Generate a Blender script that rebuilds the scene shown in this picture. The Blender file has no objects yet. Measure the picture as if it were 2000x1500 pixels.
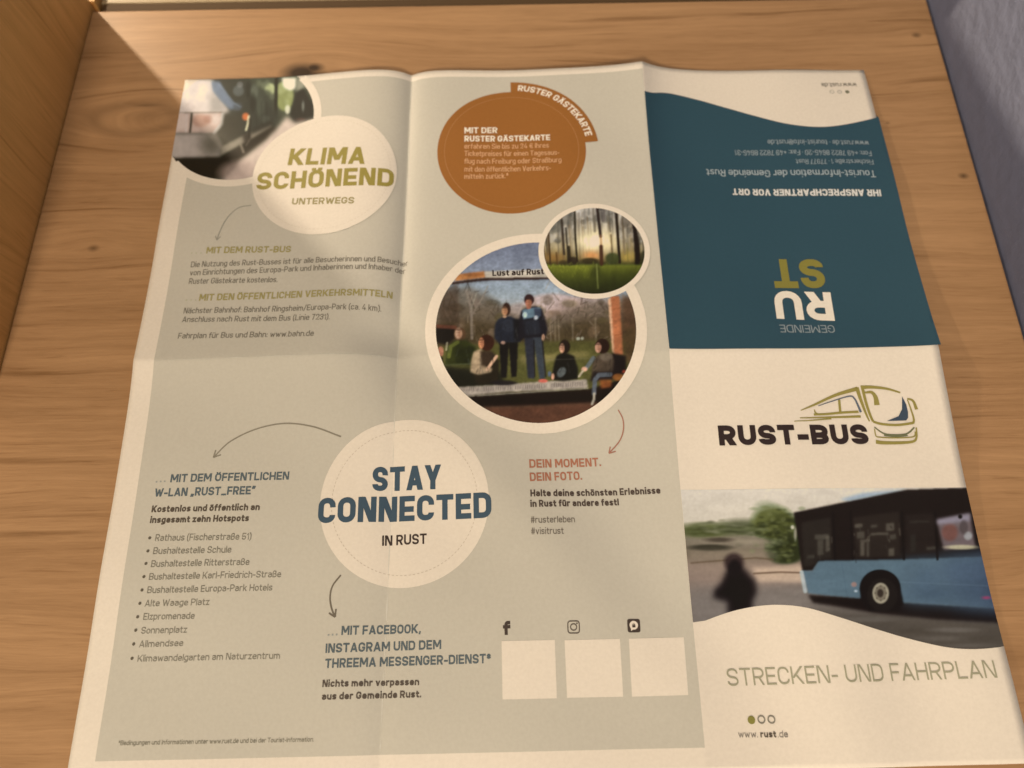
import bpy, bmesh, math, random
import numpy as np
from mathutils import Vector, Matrix

random.seed(4)
rng = np.random.default_rng(7)
scene = bpy.context.scene
col = scene.collection
MM = 0.001

# ------------------------------------------------------------------ camera
FPX, CAM_H = 1500.0, 0.27                      # focal length in px of a 2000 px wide frame, height over the table (m)
_cy = np.array([-42 / FPX, 3724 / FPX, -1.0]); _cy /= np.linalg.norm(_cy)
_r = 0.016
_cx = np.array([1, _r, _cy[0] + _cy[1] * _r]); _cx /= np.linalg.norm(_cx)
_cz = np.cross(_cx, _cy)
CM = np.stack([_cx, _cy, _cz], 1)              # world -> camera axes
cam_d = bpy.data.cameras.new("camera")
cam = bpy.data.objects.new("camera", cam_d); col.objects.link(cam)
mw = Matrix([list(CM.T[i]) + [(0, 0, CAM_H)[i]] for i in range(3)] + [[0, 0, 0, 1]])
cam.matrix_world = mw
cam_d.sensor_width = 36; cam_d.lens = FPX / 2000 * 36
cam_d.clip_start = 0.01; cam_d.clip_end = 50
cam_d.dof.use_dof = True
cam_d.dof.focus_distance = 0.268
cam_d.dof.aperture_fstop = 8.6
scene.camera = cam

# ------------------------------------------------------------------ light
world = bpy.data.worlds.new("World"); scene.world = world
world.use_nodes = True
world.node_tree.nodes["Background"].inputs[0].default_value = (1.0, 0.775, 0.535, 1)
world.node_tree.nodes["Background"].inputs[1].default_value = 0.36

def aim(o, loc, target):
    o.location = loc
    d = Vector(target) - Vector(loc)
    o.rotation_euler = d.to_track_quat('-Z', 'Y').to_euler()

def area(name, loc, target, size, power, color):
    l = bpy.data.lights.new(name, 'AREA'); l.shape = 'DISK'; l.size = size; l.energy = power; l.color = color
    o = bpy.data.objects.new(name, l); col.objects.link(o); aim(o, loc, target); return o

# room lamp overhead to the front right: the broad light on the sheet
area("ceiling_light", (-0.225, -0.85, 0.82), (0.02, 0.10, 0), 0.18, 15.6, (1.0, 0.775, 0.52))
# bedside lamp behind the left-hand panel: its back edge throws the diagonal shadow
_p = bpy.data.lights.new("bedside_lamp", 'POINT'); _p.energy = 7.8; _p.color = (1.0, 0.78, 0.53); _p.shadow_soft_size = 0.009
lamp = bpy.data.objects.new("bedside_lamp", _p); col.objects.link(lamp)
lamp.location = (-0.197 - 0.66 * 0.31, 0.305 + 0.75 * 0.31, 0.23)

scene.view_settings.view_transform = 'Standard'
scene.view_settings.look = 'None'
scene.view_settings.exposure = 0
scene.view_settings.gamma = 1

# ------------------------------------------------------------------ colour helpers
def lin(c):
    c = np.asarray(c, float) / 255.0
    return np.where(c <= 0.04045, c / 12.92, ((c + 0.055) / 1.055) ** 2.4)
WHITE = lin((226, 203, 171))                    # what blank paper reads as under these lamps
def ink(c):                                     # the print's own colour: what it reads as, with the lamps' tint taken out
    return np.clip(lin(c) / WHITE * 0.78, 0.004, 0.85)

# ------------------------------------------------------------------ materials
def new_mat(name):
    m = bpy.data.materials.new(name); m.use_nodes = True
    nt = m.node_tree; b = nt.nodes["Principled BSDF"]
    return m, nt, b

def paper_finish(nt, b):
    b.inputs["Roughness"].default_value = 0.5
    b.inputs["Specular IOR Level"].default_value = 0.28
    tc = nt.nodes.new("ShaderNodeTexCoord")
    n = nt.nodes.new("ShaderNodeTexNoise"); n.inputs["Scale"].default_value = 1400; n.inputs["Detail"].default_value = 3
    nt.links.new(tc.outputs["Object"], n.inputs["Vector"])
    bp = nt.nodes.new("ShaderNodeBump"); bp.inputs["Strength"].default_value = 0.12; bp.inputs["Distance"].default_value = 0.0001
    nt.links.new(n.outputs["Fac"], bp.inputs["Height"]); nt.links.new(bp.outputs["Normal"], b.inputs["Normal"])
    return tc

_inks = {}
def ink_mat(c):
    c = tuple(c)
    if c in _inks: return _inks[c]
    m, nt, b = new_mat("ink_%d_%d_%d" % c)
    tc = paper_finish(nt, b)
    a = ink(c)
    n = nt.nodes.new("ShaderNodeTexNoise"); n.inputs["Scale"].default_value = 900; n.inputs["Detail"].default_value = 2
    nt.links.new(tc.outputs["Object"], n.inputs["Vector"])
    mx = nt.nodes.new("ShaderNodeMix"); mx.data_type = 'RGBA'
    mx.inputs[6].default_value = (*(a * 0.93), 1); mx.inputs[7].default_value = (*np.clip(a * 1.07, 0, .9), 1)
    nt.links.new(n.outputs["Fac"], mx.inputs[0]); nt.links.new(mx.outputs[2], b.inputs["Base Color"])
    _inks[c] = m
    return m

def photo_mat():
    m, nt, b = new_mat("photo_print")
    paper_finish(nt, b)
    at_ = nt.nodes.new("ShaderNodeAttribute"); at_.attribute_name = "print"
    nt.links.new(at_.outputs["Color"], b.inputs["Base Color"])
    b.inputs["Roughness"].default_value = 0.42
    return m

def wood_mat(name, axis, knots, light, dark, scale=1.0, swirl=1.0):
    """oak decor: grain runs along `axis`; knots are (x, y, radius, strength) in the board's own plane (m)"""
    m, nt, b = new_mat(name)
    N, L = nt.nodes, nt.links
    tc = N.new("ShaderNodeTexCoord")
    sep = N.new("ShaderNodeSeparateXYZ"); L.new(tc.outputs["Object"], sep.inputs[0])
    along, across = {'X': ('X', 'Y'), 'Z': ('Z', 'Y')}[axis]
    def M(op, a, b_=None, c_=None):
        n = N.new("ShaderNodeMath"); n.operation = op
        for i, v in enumerate((a, b_, c_)):
            if v is None: continue
            if isinstance(v, (int, float)): n.inputs[i].default_value = v
            else: L.new(v, n.inputs[i])
        return n.outputs[0]
    U, V = sep.outputs[along], sep.outputs[across]
    # slow waviness of the grain
    cmb = N.new("ShaderNodeCombineXYZ"); L.new(M('MULTIPLY', U, 7.0), cmb.inputs[0]); L.new(M('MULTIPLY', V, 22.0), cmb.inputs[1])
    nz = N.new("ShaderNodeTexNoise"); nz.inputs["Scale"].default_value = 1; nz.inputs["Detail"].default_value = 2
    L.new(cmb.outputs[0], nz.inputs["Vector"])
    warp = M('MULTIPLY', M('SUBTRACT', nz.outputs["Fac"], 0.5), 0.016 * swirl)
    kmask = None
    for (ku, kv, kr, ks, an, ring) in [tuple(k) + (0.7, 0)[len(k) - 4:] for k in knots]:
        du = M('MULTIPLY', M('SUBTRACT', U, ku), 0.45)
        dv = M('SUBTRACT', V, kv)
        d2 = M('ADD', M('MULTIPLY', du, du), M('MULTIPLY', dv, dv))
        g = M('EXPONENT', M('MULTIPLY', d2, -1.0 / (2 * (kr * 2.2) ** 2)))
        warp = M('ADD', warp, M('MULTIPLY', M('MULTIPLY', g, dv), -0.75))
        du2 = M('MULTIPLY', M('SUBTRACT', U, ku), an)
        nk = M('MULTIPLY', M('SUBTRACT', nz.outputs["Fac"], 0.5), kr * 2.5)
        d3 = M('SQRT', M('ADD', M('MULTIPLY', du2, du2), M('MULTIPLY', dv, dv)))
        core = M('MULTIPLY', M('SMOOTH_MIN', M('MAXIMUM', M('SUBTRACT', 1.0, M('DIVIDE', M('ADD', d3, nk), kr)), 0.0), 1.0, 0.1), ks)
        if ring:
            q_ = M('DIVIDE', M('SUBTRACT', M('ADD', d3, nk), ring), kr * 0.5)
            core = M('MULTIPLY', M('EXPONENT', M('MULTIPLY', M('MULTIPLY', q_, q_), -1.0)), ks)
        kmask = core if kmask is None else M('MAXIMUM', kmask, core)
    v2 = M('ADD', V, warp)
    def grain(su, sv, det, rough=0.6):
        c = N.new("ShaderNodeCombineXYZ"); L.new(M('MULTIPLY', U, su * scale), c.inputs[0]); L.new(M('MULTIPLY', v2, sv * scale), c.inputs[1])
        n = N.new("ShaderNodeTexNoise"); n.inputs["Scale"].default_value = 1; n.inputs["Detail"].default_value = det; n.inputs["Roughness"].default_value = rough
        L.new(c.outputs[0], n.inputs["Vector"]); return n.outputs["Fac"]
    g1 = grain(8, 150, 5)           # bands
    g2 = grain(14, 420, 4, 0.7)    # lines
    g3 = grain(90, 1500, 3)        # pores
    g4 = grain(3, 16, 2)           # board tone
    def stretch(v, lo, hi):
        n = N.new("ShaderNodeMapRange"); L.new(v, n.inputs["Value"]); n.inputs["From Min"].default_value = lo; n.inputs["From Max"].default_value = hi
        return n.outputs["Result"]
    s = M('ADD', M('MULTIPLY', stretch(g1, .3, .7), 0.26), M('MULTIPLY', stretch(g2, .3, .7), 0.30))
    s = M('ADD', s, M('MULTIPLY', stretch(g3, .3, .7), 0.16))
    s = M('ADD', s, M('MULTIPLY', stretch(g4, .3, .7), 0.24))
    s = M('ADD', s, 0.10)
    # thin dark growth lines
    dl = stretch(grain(7, 230, 3, 0.5), 0.60, 0.70)
    s = M('SUBTRACT', s, M('MULTIPLY', dl, 0.44))
    fl_ = stretch(grain(60, 800, 2, 0.5), 0.60, 0.75)
    s = M('SUBTRACT', s, M('MULTIPLY', fl_, 0.22))
    mx = N.new("ShaderNodeMix"); mx.data_type = 'RGBA'
    mx.inputs[6].default_value = (*dark, 1); mx.inputs[7].default_value = (*light, 1); L.new(s, mx.inputs[0])
    outc = mx.outputs[2]
    if kmask is not None:
        mk = N.new("ShaderNodeMix"); mk.data_type = 'RGBA'; L.new(kmask, mk.inputs[0])
        L.new(outc, mk.inputs[6]); mk.inputs[7].default_value = (0.035, 0.018, 0.008, 1); outc = mk.outputs[2]
    L.new(outc, b.inputs["Base Color"])
    b.inputs["Roughness"].default_value = 0.48
    b.inputs["Specular IOR Level"].default_value = 0.35
    bp = N.new("ShaderNodeBump"); bp.inputs["Strength"].default_value = 0.25; bp.inputs["Distance"].default_value = 0.0002
    L.new(g3, bp.inputs["Height"]); L.new(bp.outputs["Normal"], b.inputs["Normal"])
    return m

def flat_mat(name, c, rough=0.6, nscale=60, var=0.06, bump=0.0, bscale=200):
    m, nt, b = new_mat(name)
    tc = nt.nodes.new("ShaderNodeTexCoord")
    n = nt.nodes.new("ShaderNodeTexNoise"); n.inputs["Scale"].default_value = nscale; n.inputs["Detail"].default_value = 4
    nt.links.new(tc.outputs["Object"], n.inputs["Vector"])
    mx = nt.nodes.new("ShaderNodeMix"); mx.data_type = 'RGBA'
    c = np.array(c); mx.inputs[6].default_value = (*(c * (1 - var)), 1); mx.inputs[7].default_value = (*(c * (1 + var)), 1)
    nt.links.new(n.outputs["Fac"], mx.inputs[0]); nt.links.new(mx.outputs[2], b.inputs["Base Color"])
    b.inputs["Roughness"].default_value = rough
    if bump:
        n2 = nt.nodes.new("ShaderNodeTexNoise"); n2.inputs["Scale"].default_value = bscale; n2.inputs["Detail"].default_value = 5
        nt.links.new(tc.outputs["Object"], n2.inputs["Vector"])
        bp = nt.nodes.new("ShaderNodeBump"); bp.inputs["Strength"].default_value = 1; bp.inputs["Distance"].default_value = bump
        nt.links.new(n2.outputs["Fac"], bp.inputs["Height"]); nt.links.new(bp.outputs["Normal"], b.inputs["Normal"])
    return m

# ------------------------------------------------------------------ object helpers
def link_mesh(name, me, mat, parent=None):
    o = bpy.data.objects.new(name, me); col.objects.link(o)
    if mat is not None: me.materials.append(mat)
    if parent is not None: o.parent = parent
    return o

def empty(name, loc=(0, 0, 0)):
    o = bpy.data.objects.new(name, None); o.empty_display_size = 0.02; o.location = loc; col.objects.link(o); return o

def box(name, lo, hi, mat, parent=None, bevel=0.0):
    bm = bmesh.new()
    bmesh.ops.create_cube(bm, size=1)
    for v in bm.verts:
        v.co = Vector([lo[i] + (v.co[i] + .5) * (hi[i] - lo[i]) for i in range(3)])
    if bevel:
        bmesh.ops.bevel(bm, geom=list(bm.edges), offset=bevel, segments=2, affect='EDGES', profile=0.6)
    me = bpy.data.meshes.new(name); bm.to_mesh(me); bm.free()
    return link_mesh(name, me, mat, parent)

# ------------------------------------------------------------------ the setting: cabinet top, panel, ledge, wall
OAK_L, OAK_D = (0.505, 0.325, 0.188), (0.215, 0.122, 0.058)
top_knots = [(-0.0955, 0.2625, 0.0072, 1.3), (-0.090, 0.2655, 0.0035, 1.2), (-0.163, 0.2455, 0.0021, .75, .12, 0), (-0.167, 0.2385, 0.0050, .28, .45, .0085), (-0.160, 0.2400, 0.006, .25, .4, 0), (-0.1725, 0.1715, 0.0024, .75),
             (0.1905, 0.2005, 0.0021, .85), (0.187, 0.279, 0.0016, .6), (0.164, 0.229, 0.0013, .6), (-0.135, 0.243, 0.0035, .3)]
m_top = wood_mat("oak_top", 'X', top_knots, OAK_L, OAK_D)
m_side = wood_mat("oak_side", 'Z', [(0.045, 0.226, 0.003, .6), (0.03, 0.17, .004, .4)], (0.80, 0.50, 0.20), (0.46, 0.255, 0.080), swirl=1.6)
m_cream = flat_mat("cream_lacquer", (0.36, 0.30, 0.20), 0.45, 30, .05)
m_gap_shade = flat_mat("gap_shade", (0.075, 0.045, 0.02), 0.8)
m_wall = flat_mat("grey_blue_plaster", (0.092, 0.110, 0.200), 0.85, 120, .10, 0.0007, 150)

cab = empty("cabinet", (0, 0, -0.45))
cab["label"] = "oak decor bedside cabinet with tall left side panel, under the unfolded leaflet"
cab["category"] = "cabinet"
def under(o): o.matrix_parent_inverse = Matrix.Translation((0, 0, 0.45)); return o
XL, XR, YB = -0.1985, 0.1963, 0.3035
under(box("tabletop", (XL + .0003, -0.13, -0.019), (XR, YB - 0.001, 0), m_top, cab, 0.0008))
sp = under(box("side_panel", (XL - 0.019, 0.10, -0.45), (XL, YB + 0.0022, 0.205), m_side, cab, 0.0005))
sp["label"] = "tall vertical grained oak side panel"
under(box("gap_shade_strip", (XL + 0.0032, YB + 0.0004, -0.03), (XR - .0005, YB + 0.0058, -0.0022), m_gap_shade, cab))  # dark strip filling the back gap, its shade put into the colour
under(box("corner_batten", (XL - 0.0030, YB + 0.0030, -0.10), (XL + 0.0015, YB + 0.05, 0.002), m_side, cab, 0.0003))
# cream ledge running along behind the cabinet
lg = box("window_ledge", (XL + 0.0020, YB + 0.0062, -0.03), (0.30, YB + 0.22, -0.0020), m_cream, None, 0.0006)
lg["kind"] = "structure"; lg["label"] = "cream lacquered ledge running behind the back edge of the cabinet"
# right-hand wall
def wall():
    bm = bmesh.new()
    X0 = XR + 0.0010
    ny, nz = 120, 90
    ys = np.linspace(-0.25, 0.95, ny); zs = np.linspace(-0.46, 0.6, nz)
    g = [[bm.verts.new((X0 + 0.0004 * random.random(), y, z)) for z in zs] for y in ys]
    for i in range(ny - 1):
        for j in range(nz - 1):
            bm.faces.new((g[i][j], g[i][j + 1], g[i + 1][j + 1], g[i + 1][j]))
    for f in bm.faces: f.smooth = True
    me = bpy.data.meshes.new("wall"); bm.to_mesh(me); bm.free()
    o = link_mesh("wall", me, m_wall); o["kind"] = "structure"
    o["label"] = "grey blue rough plastered wall right of the cabinet"
wall()
# added unseen light; its funnel is shaped to throw the wall's hard-cornered lit patch
def added_patch_light():
    S = np.array([0.0, 0.04, 0.74]); Xw = XR + 0.0012
    tgt = [np.array([Xw, 0.2794, 0.0094]), np.array([Xw, 0.07, 0.0529]), np.array([Xw, 0.06, 0.20]), np.array([Xw, 0.2800, 0.20])]
    root = empty("added_patch_light", tuple(S))
    root["label"] = "added unseen light in a dark funnel mask above the cabinet, lighting the grey wall"; root["category"] = "lamp"
    ax = sum(t - S for t in tgt); ax = ax / np.linalg.norm(ax)
    apex = S - ax * 0.05
    bm = bmesh.new(); rim = [bm.verts.new(S + (t - S) * (0.22 / np.linalg.norm(t - S))) for t in tgt]
    side = [t - S for t in tgt]
    back = []
    for i, t in enumerate(tgt):
        d = (t - S) / np.linalg.norm(t - S); o_ = d - ax * (d @ ax); o_ = o_ / np.linalg.norm(o_)
        back.append(bm.verts.new(S + o_ * 0.03 - ax * 0.03))
    for i in range(4):
        j = (i + 1) % 4
        bm.faces.new((back[i], back[j], rim[j], rim[i]))
    bm.faces.new(back)
    bmesh.ops.recalc_face_normals(bm, faces=bm.faces)
    me = bpy.data.meshes.new("light_mask"); bm.to_mesh(me); bm.free()
    sh = link_mesh("light_mask", me, flat_mat("mask_black", (0.012, 0.011, 0.010), 0.9), root)
    sh.matrix_parent_inverse = Matrix.Translation(-Vector(S))
    md = sh.modifiers.new("thickness", 'SOLIDIFY'); md.thickness = 0.0012; md.offset = 1
    l = bpy.data.lights.new("added_patch_source", 'POINT'); l.energy = 78; l.color = (1.0, 0.76, 0.44); l.shadow_soft_size = 0.0006
    o = bpy.data.objects.new("added_patch_source", l); col.objects.link(o); o.location = S
added_patch_light()
fl = box("floor", (-2, -2, -0.47), (2, 2, -0.451), flat_mat("floor_boards", (0.12, 0.08, 0.05)), None); fl["kind"] = "structure"

# ------------------------------------------------------------------ shape of the folded sheet (mm)
FX1, FX2, FY = -44.6, 57.9, 118.6
def softabs(d, r=0.6): return np.sqrt(d * d + r * r) - r
def gauss(d, s): return np.exp(-(d / s) ** 2 / 2)
def height(x, y):
    x = np.asarray(x, float); y = np.asarray(y, float)
    up = 1 / (1 + np.exp(-(y - FY) / 6.0))                 # 1 above the cross fold
    t = np.clip((y - FY) / 140.0, -1, 1)
    dy = y - FY
    ridge = 4.3 * np.exp(-softabs(dy) / np.where(dy > 0, 34.0, 30.0))
    ridge = ridge * (1 - 0.30 * gauss(x - FX1, 9) * gauss(dy, 14))
    # right vertical fold stands up, most at the top edge
    d2 = x - FX2
    a2 = np.where(t > 0, 1.6 + 5.4 * np.maximum(t, 0) ** 1.2, 1.6 * (1 + 0.3 * t))
    f2 = a2 * np.exp(-softabs(d2, .4) / np.where(d2 > 0, 12.0, 38.0))
    # left vertical fold is a valley between two low swells
    d1 = x - FX1
    f1 = (6.2 * up + 3.4) * (1 - np.exp(-softabs(d1, .4) / 13.0)) * np.where(d1 < 0, np.exp(d1 / 34.0), 0.66 * np.exp(-d1 / 20.0))
    dent = -2.3 * gauss(d1 + 7, 10) * gauss(dy - 9, 8) - 1.1 * gauss(d1 - 9, 9) * gauss(dy + 7, 8) - 0.9 * gauss(d2 + 8, 9) * gauss(dy + 8, 9)
    wav = 0.34 * np.sin(x / 23 + y / 31 + 1) + 0.28 * np.sin(x / 37 - y / 19 + 2.2) + 0.16 * np.sin(x / 11 + y / 14) * np.sin(y / 17 - x / 29)
    edge_r = 1.9 * np.exp(-(160 - x) / 14) * gauss(dy, 45)
    edge_l = 0.8 * np.exp(-(x + 147) / 14) * gauss(dy, 30)
    # slow buckles left by handling
    buck = 1.5 * gauss((x - 8) * .75 + (y - 55) * .66, 13) * gauss((x - 8) * .66 - (y - 55) * .75, 42) - 0.9 * gauss(x - 40, 16) * gauss(y - 25, 28) \
        + 0.9 * gauss(x - 105, 15) * gauss(y - 8, 26) - 0.6 * gauss(x - 128, 12) * gauss(y - 2, 20) + 0.8 * gauss(x + 95, 22) * gauss(y - 40, 20) + 0.7 * gauss(x - 20, 18) * gauss(y - 205, 30)
    return 1.0 + ridge + f2 + f1 + dent + wav * 1.5 + buck * 1.9 + edge_r + edge_l

def hnormal(x, y, e=0.15):
    gx = (height(x + e, y) - height(x - e, y)) / (2 * e)
    gy = (height(x, y + e) - height(x, y - e)) / (2 * e)
    n = np.stack([-gx, -gy, np.ones_like(gx)], -1)
    return n / np.linalg.norm(n, axis=-1, keepdims=True)

def at(px, py):
    """sheet position (mm) of a measured point of the photograph (px of 2000 x 1500)"""
    px = np.asarray(px, float); py = np.asarray(py, float)
    d = np.stack([(px - 1000) / FPX, -(py - 750) / FPX, -np.ones_like(px)], -1) @ CM   # = CM.T @ d
    z = np.zeros_like(px)
    for _ in range(9):
        t = (z - CAM_H * 1000) / d[..., 2]
        x, y = d[..., 0] * t, d[..., 1] * t
        z = 0.5 * z + 0.5 * height(x, y)
    t = (z - CAM_H * 1000) / d[..., 2]
    return d[..., 0] * t, d[..., 1] * t
def P(px, py):
    x, y = at(px, py); return np.array([float(x), float(y)])

leaflet = empty("leaflet", (0, 0.12, 0))
leaflet["label"] = "unfolded paper bus timetable leaflet with teal, grey and white panels on the oak tabletop"
leaflet["category"] = "leaflet"
PI_L = Matrix.Translation((0, -0.12, 0))

def finish(name, me, level, mat, parent, label=None, lift=0.0):
    """lift a flat (x, y in mm) mesh onto the sheet; level = printing layer"""
    n = len(me.vertices)
    co = np.empty(n * 3, np.float32); me.vertices.foreach_get("co", co); co = co.reshape(-1, 3).astype(float)
    x, y = co[:, 0], co[:, 1]
    z = height(x, y) + 0.055 * level + lift
    out = np.stack([x, y, z], 1) * MM
    me.vertices.foreach_set("co", out.astype(np.float32).ravel())
    me.update()
    me.polygons.foreach_set("use_smooth", [True] * len(me.polygons))
    me.normals_split_custom_set_from_vertices(hnormal(x, y).tolist())
    o = link_mesh(name, me, mat, parent)
    o.matrix_parent_inverse = PI_L
    if label: o["label"] = label
    return o

CUTX = sorted(set([FX1 + s * d for d in (0, .5, 1.1, 2, 3.2, 5, 7.5, 11) for s in (-1, 1)] + [FX2 + s * d for d in (0, .5, 1.1, 2, 3.2, 5, 7.5, 11) for s in (-1, 1)] + [round(v, 2) for v in np.arange(-150, 165, 3.0)]))
CUTY = sorted(set([FY + s * d for d in (0, .5, 1.1, 2, 3.2, 5, 7.5, 11) for s in (-1, 1)] + [round(v, 2) for v in np.arange(-24, 262, 3.0)]))
def cut(bm, coarse=False):
    xs = [v.co.x for v in bm.verts]; ys = [v.co.y for v in bm.verts]
    cx, cy = (([FX1, FX2]), ([FY])) if coarse else (CUTX, CUTY)
    for c in cx:
        if min(xs) + .01 < c < max(xs) - .01:
            bmesh.ops.bisect_plane(bm, geom=bm.verts[:] + bm.edges[:] + bm.faces[:], dist=1e-5, plane_co=(c, 0, 0), plane_no=(1, 0, 0))
    for c in cy:
        if min(ys) + .01 < c < max(ys) - .01:
            bmesh.ops.bisect_plane(bm, geom=bm.verts[:] + bm.edges[:] + bm.faces[:], dist=1e-5, plane_co=(0, c, 0), plane_no=(0, 1, 0))

def decal(name, polys, level, color, parent=None, coarse=False, label=None):
    bm = bmesh.new()
    for pl in polys:
        vs = [bm.verts.new((p[0], p[1], 0)) for p in pl]
        try: f = bm.faces.new(vs)
        except ValueError: continue
        f.normal_update()
        if f.normal.z < 0: f.normal_flip()
    bmesh.ops.triangulate(bm, faces=[f for f in bm.faces if len(f.verts) > 4])
    cut(bm, coarse)
    bmesh.ops.triangulate(bm, faces=[f for f in bm.faces if len(f.verts) > 4])
    me = bpy.data.meshes.new(name); bm.to_mesh(me); bm.free()
    m = color if isinstance(color, bpy.types.Material) else ink_mat(color)
    return finish(name, me, level, m, parent or leaflet, label=label)

def spline(pts, k=10):
    """Catmull-Rom through points"""
    p = [np.array(q, float) for q in pts]; p = [2 * p[0] - p[1]] + p + [2 * p[-1] - p[-2]]
    out = []
    for i in range(1, len(p) - 2):
        for j in range(k):
            t = j / k
            out.append(.5 * ((2 * p[i]) + (-p[i - 1] + p[i + 1]) * t + (2 * p[i - 1] - 5 * p[i] + 4 * p[i + 1] - p[i + 2]) * t * t + (-p[i - 1] + 3 * p[i] - 3 * p[i + 1] + p[i + 2]) * t ** 3))
    out.append(p[-2]); return out

def stroke(pts, w, w2=None, smooth=True, k=10):
    """quads of a stroke of width w (mm) along points; returns polys"""
    pts = spline(pts, k) if smooth and len(pts) > 2 else [np.array(q, float) for q in pts]
    n = len(pts); w2 = w if w2 is None else w2
    L, R = [], []
    for i, p in enumerate(pts):
        d = pts[min(i + 1, n - 1)] - pts[max(i - 1, 0)]; d = d / (np.linalg.norm(d) + 1e-9); nn = np.array([-d[1], d[0]])
        ww = (w + (w2 - w) * i / (n - 1)) / 2
        L.append(p + nn * ww); R.append(p - nn * ww)
    return [[L[i], L[i + 1], R[i + 1], R[i]] for i in range(n - 1)]

def circle_fit(l, r, t, b):
    xc, yc = (l + r) / 2, (t + b) / 2 
    a = [P(l, yc), P(r, yc), P(xc, t), P(xc, b)]
    c = np.array([(a[0][0] + a[1][0]) / 2, (a[2][1] + a[3][1]) / 2])
    return c, ((a[1][0] - a[0][0]) / 2 + (a[2][1] - a[3][1]) / 2) / 2
def disc(c, r, n=96): return [[c + r * np.array([math.cos(2 * math.pi * i / n), math.sin(2 * math.pi * i / n)]) for i in range(n)]]
def ringp(c, r0, r1, n=96, a0=0, a1=2 * math.pi):
    out = []
    for i in range(n):
        s, e = a0 + (a1 - a0) * i / n, a0 + (a1 - a0) * (i + 1) / n
        u, v = np.array([math.cos(s), math.sin(s)]), np.array([math.cos(e), math.sin(e)])
        out.append([c + r0 * u, c + r1 * u, c + r1 * v, c + r0 * v])
    return out
def dashes(c, r, w, n=110):
    out = []
    for i in range(n):
        out += ringp(c, r - w / 2, r + w / 2, 1, 2 * math.pi * i / n, 2 * math.pi * (i + .55) / n)
    return out

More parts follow.
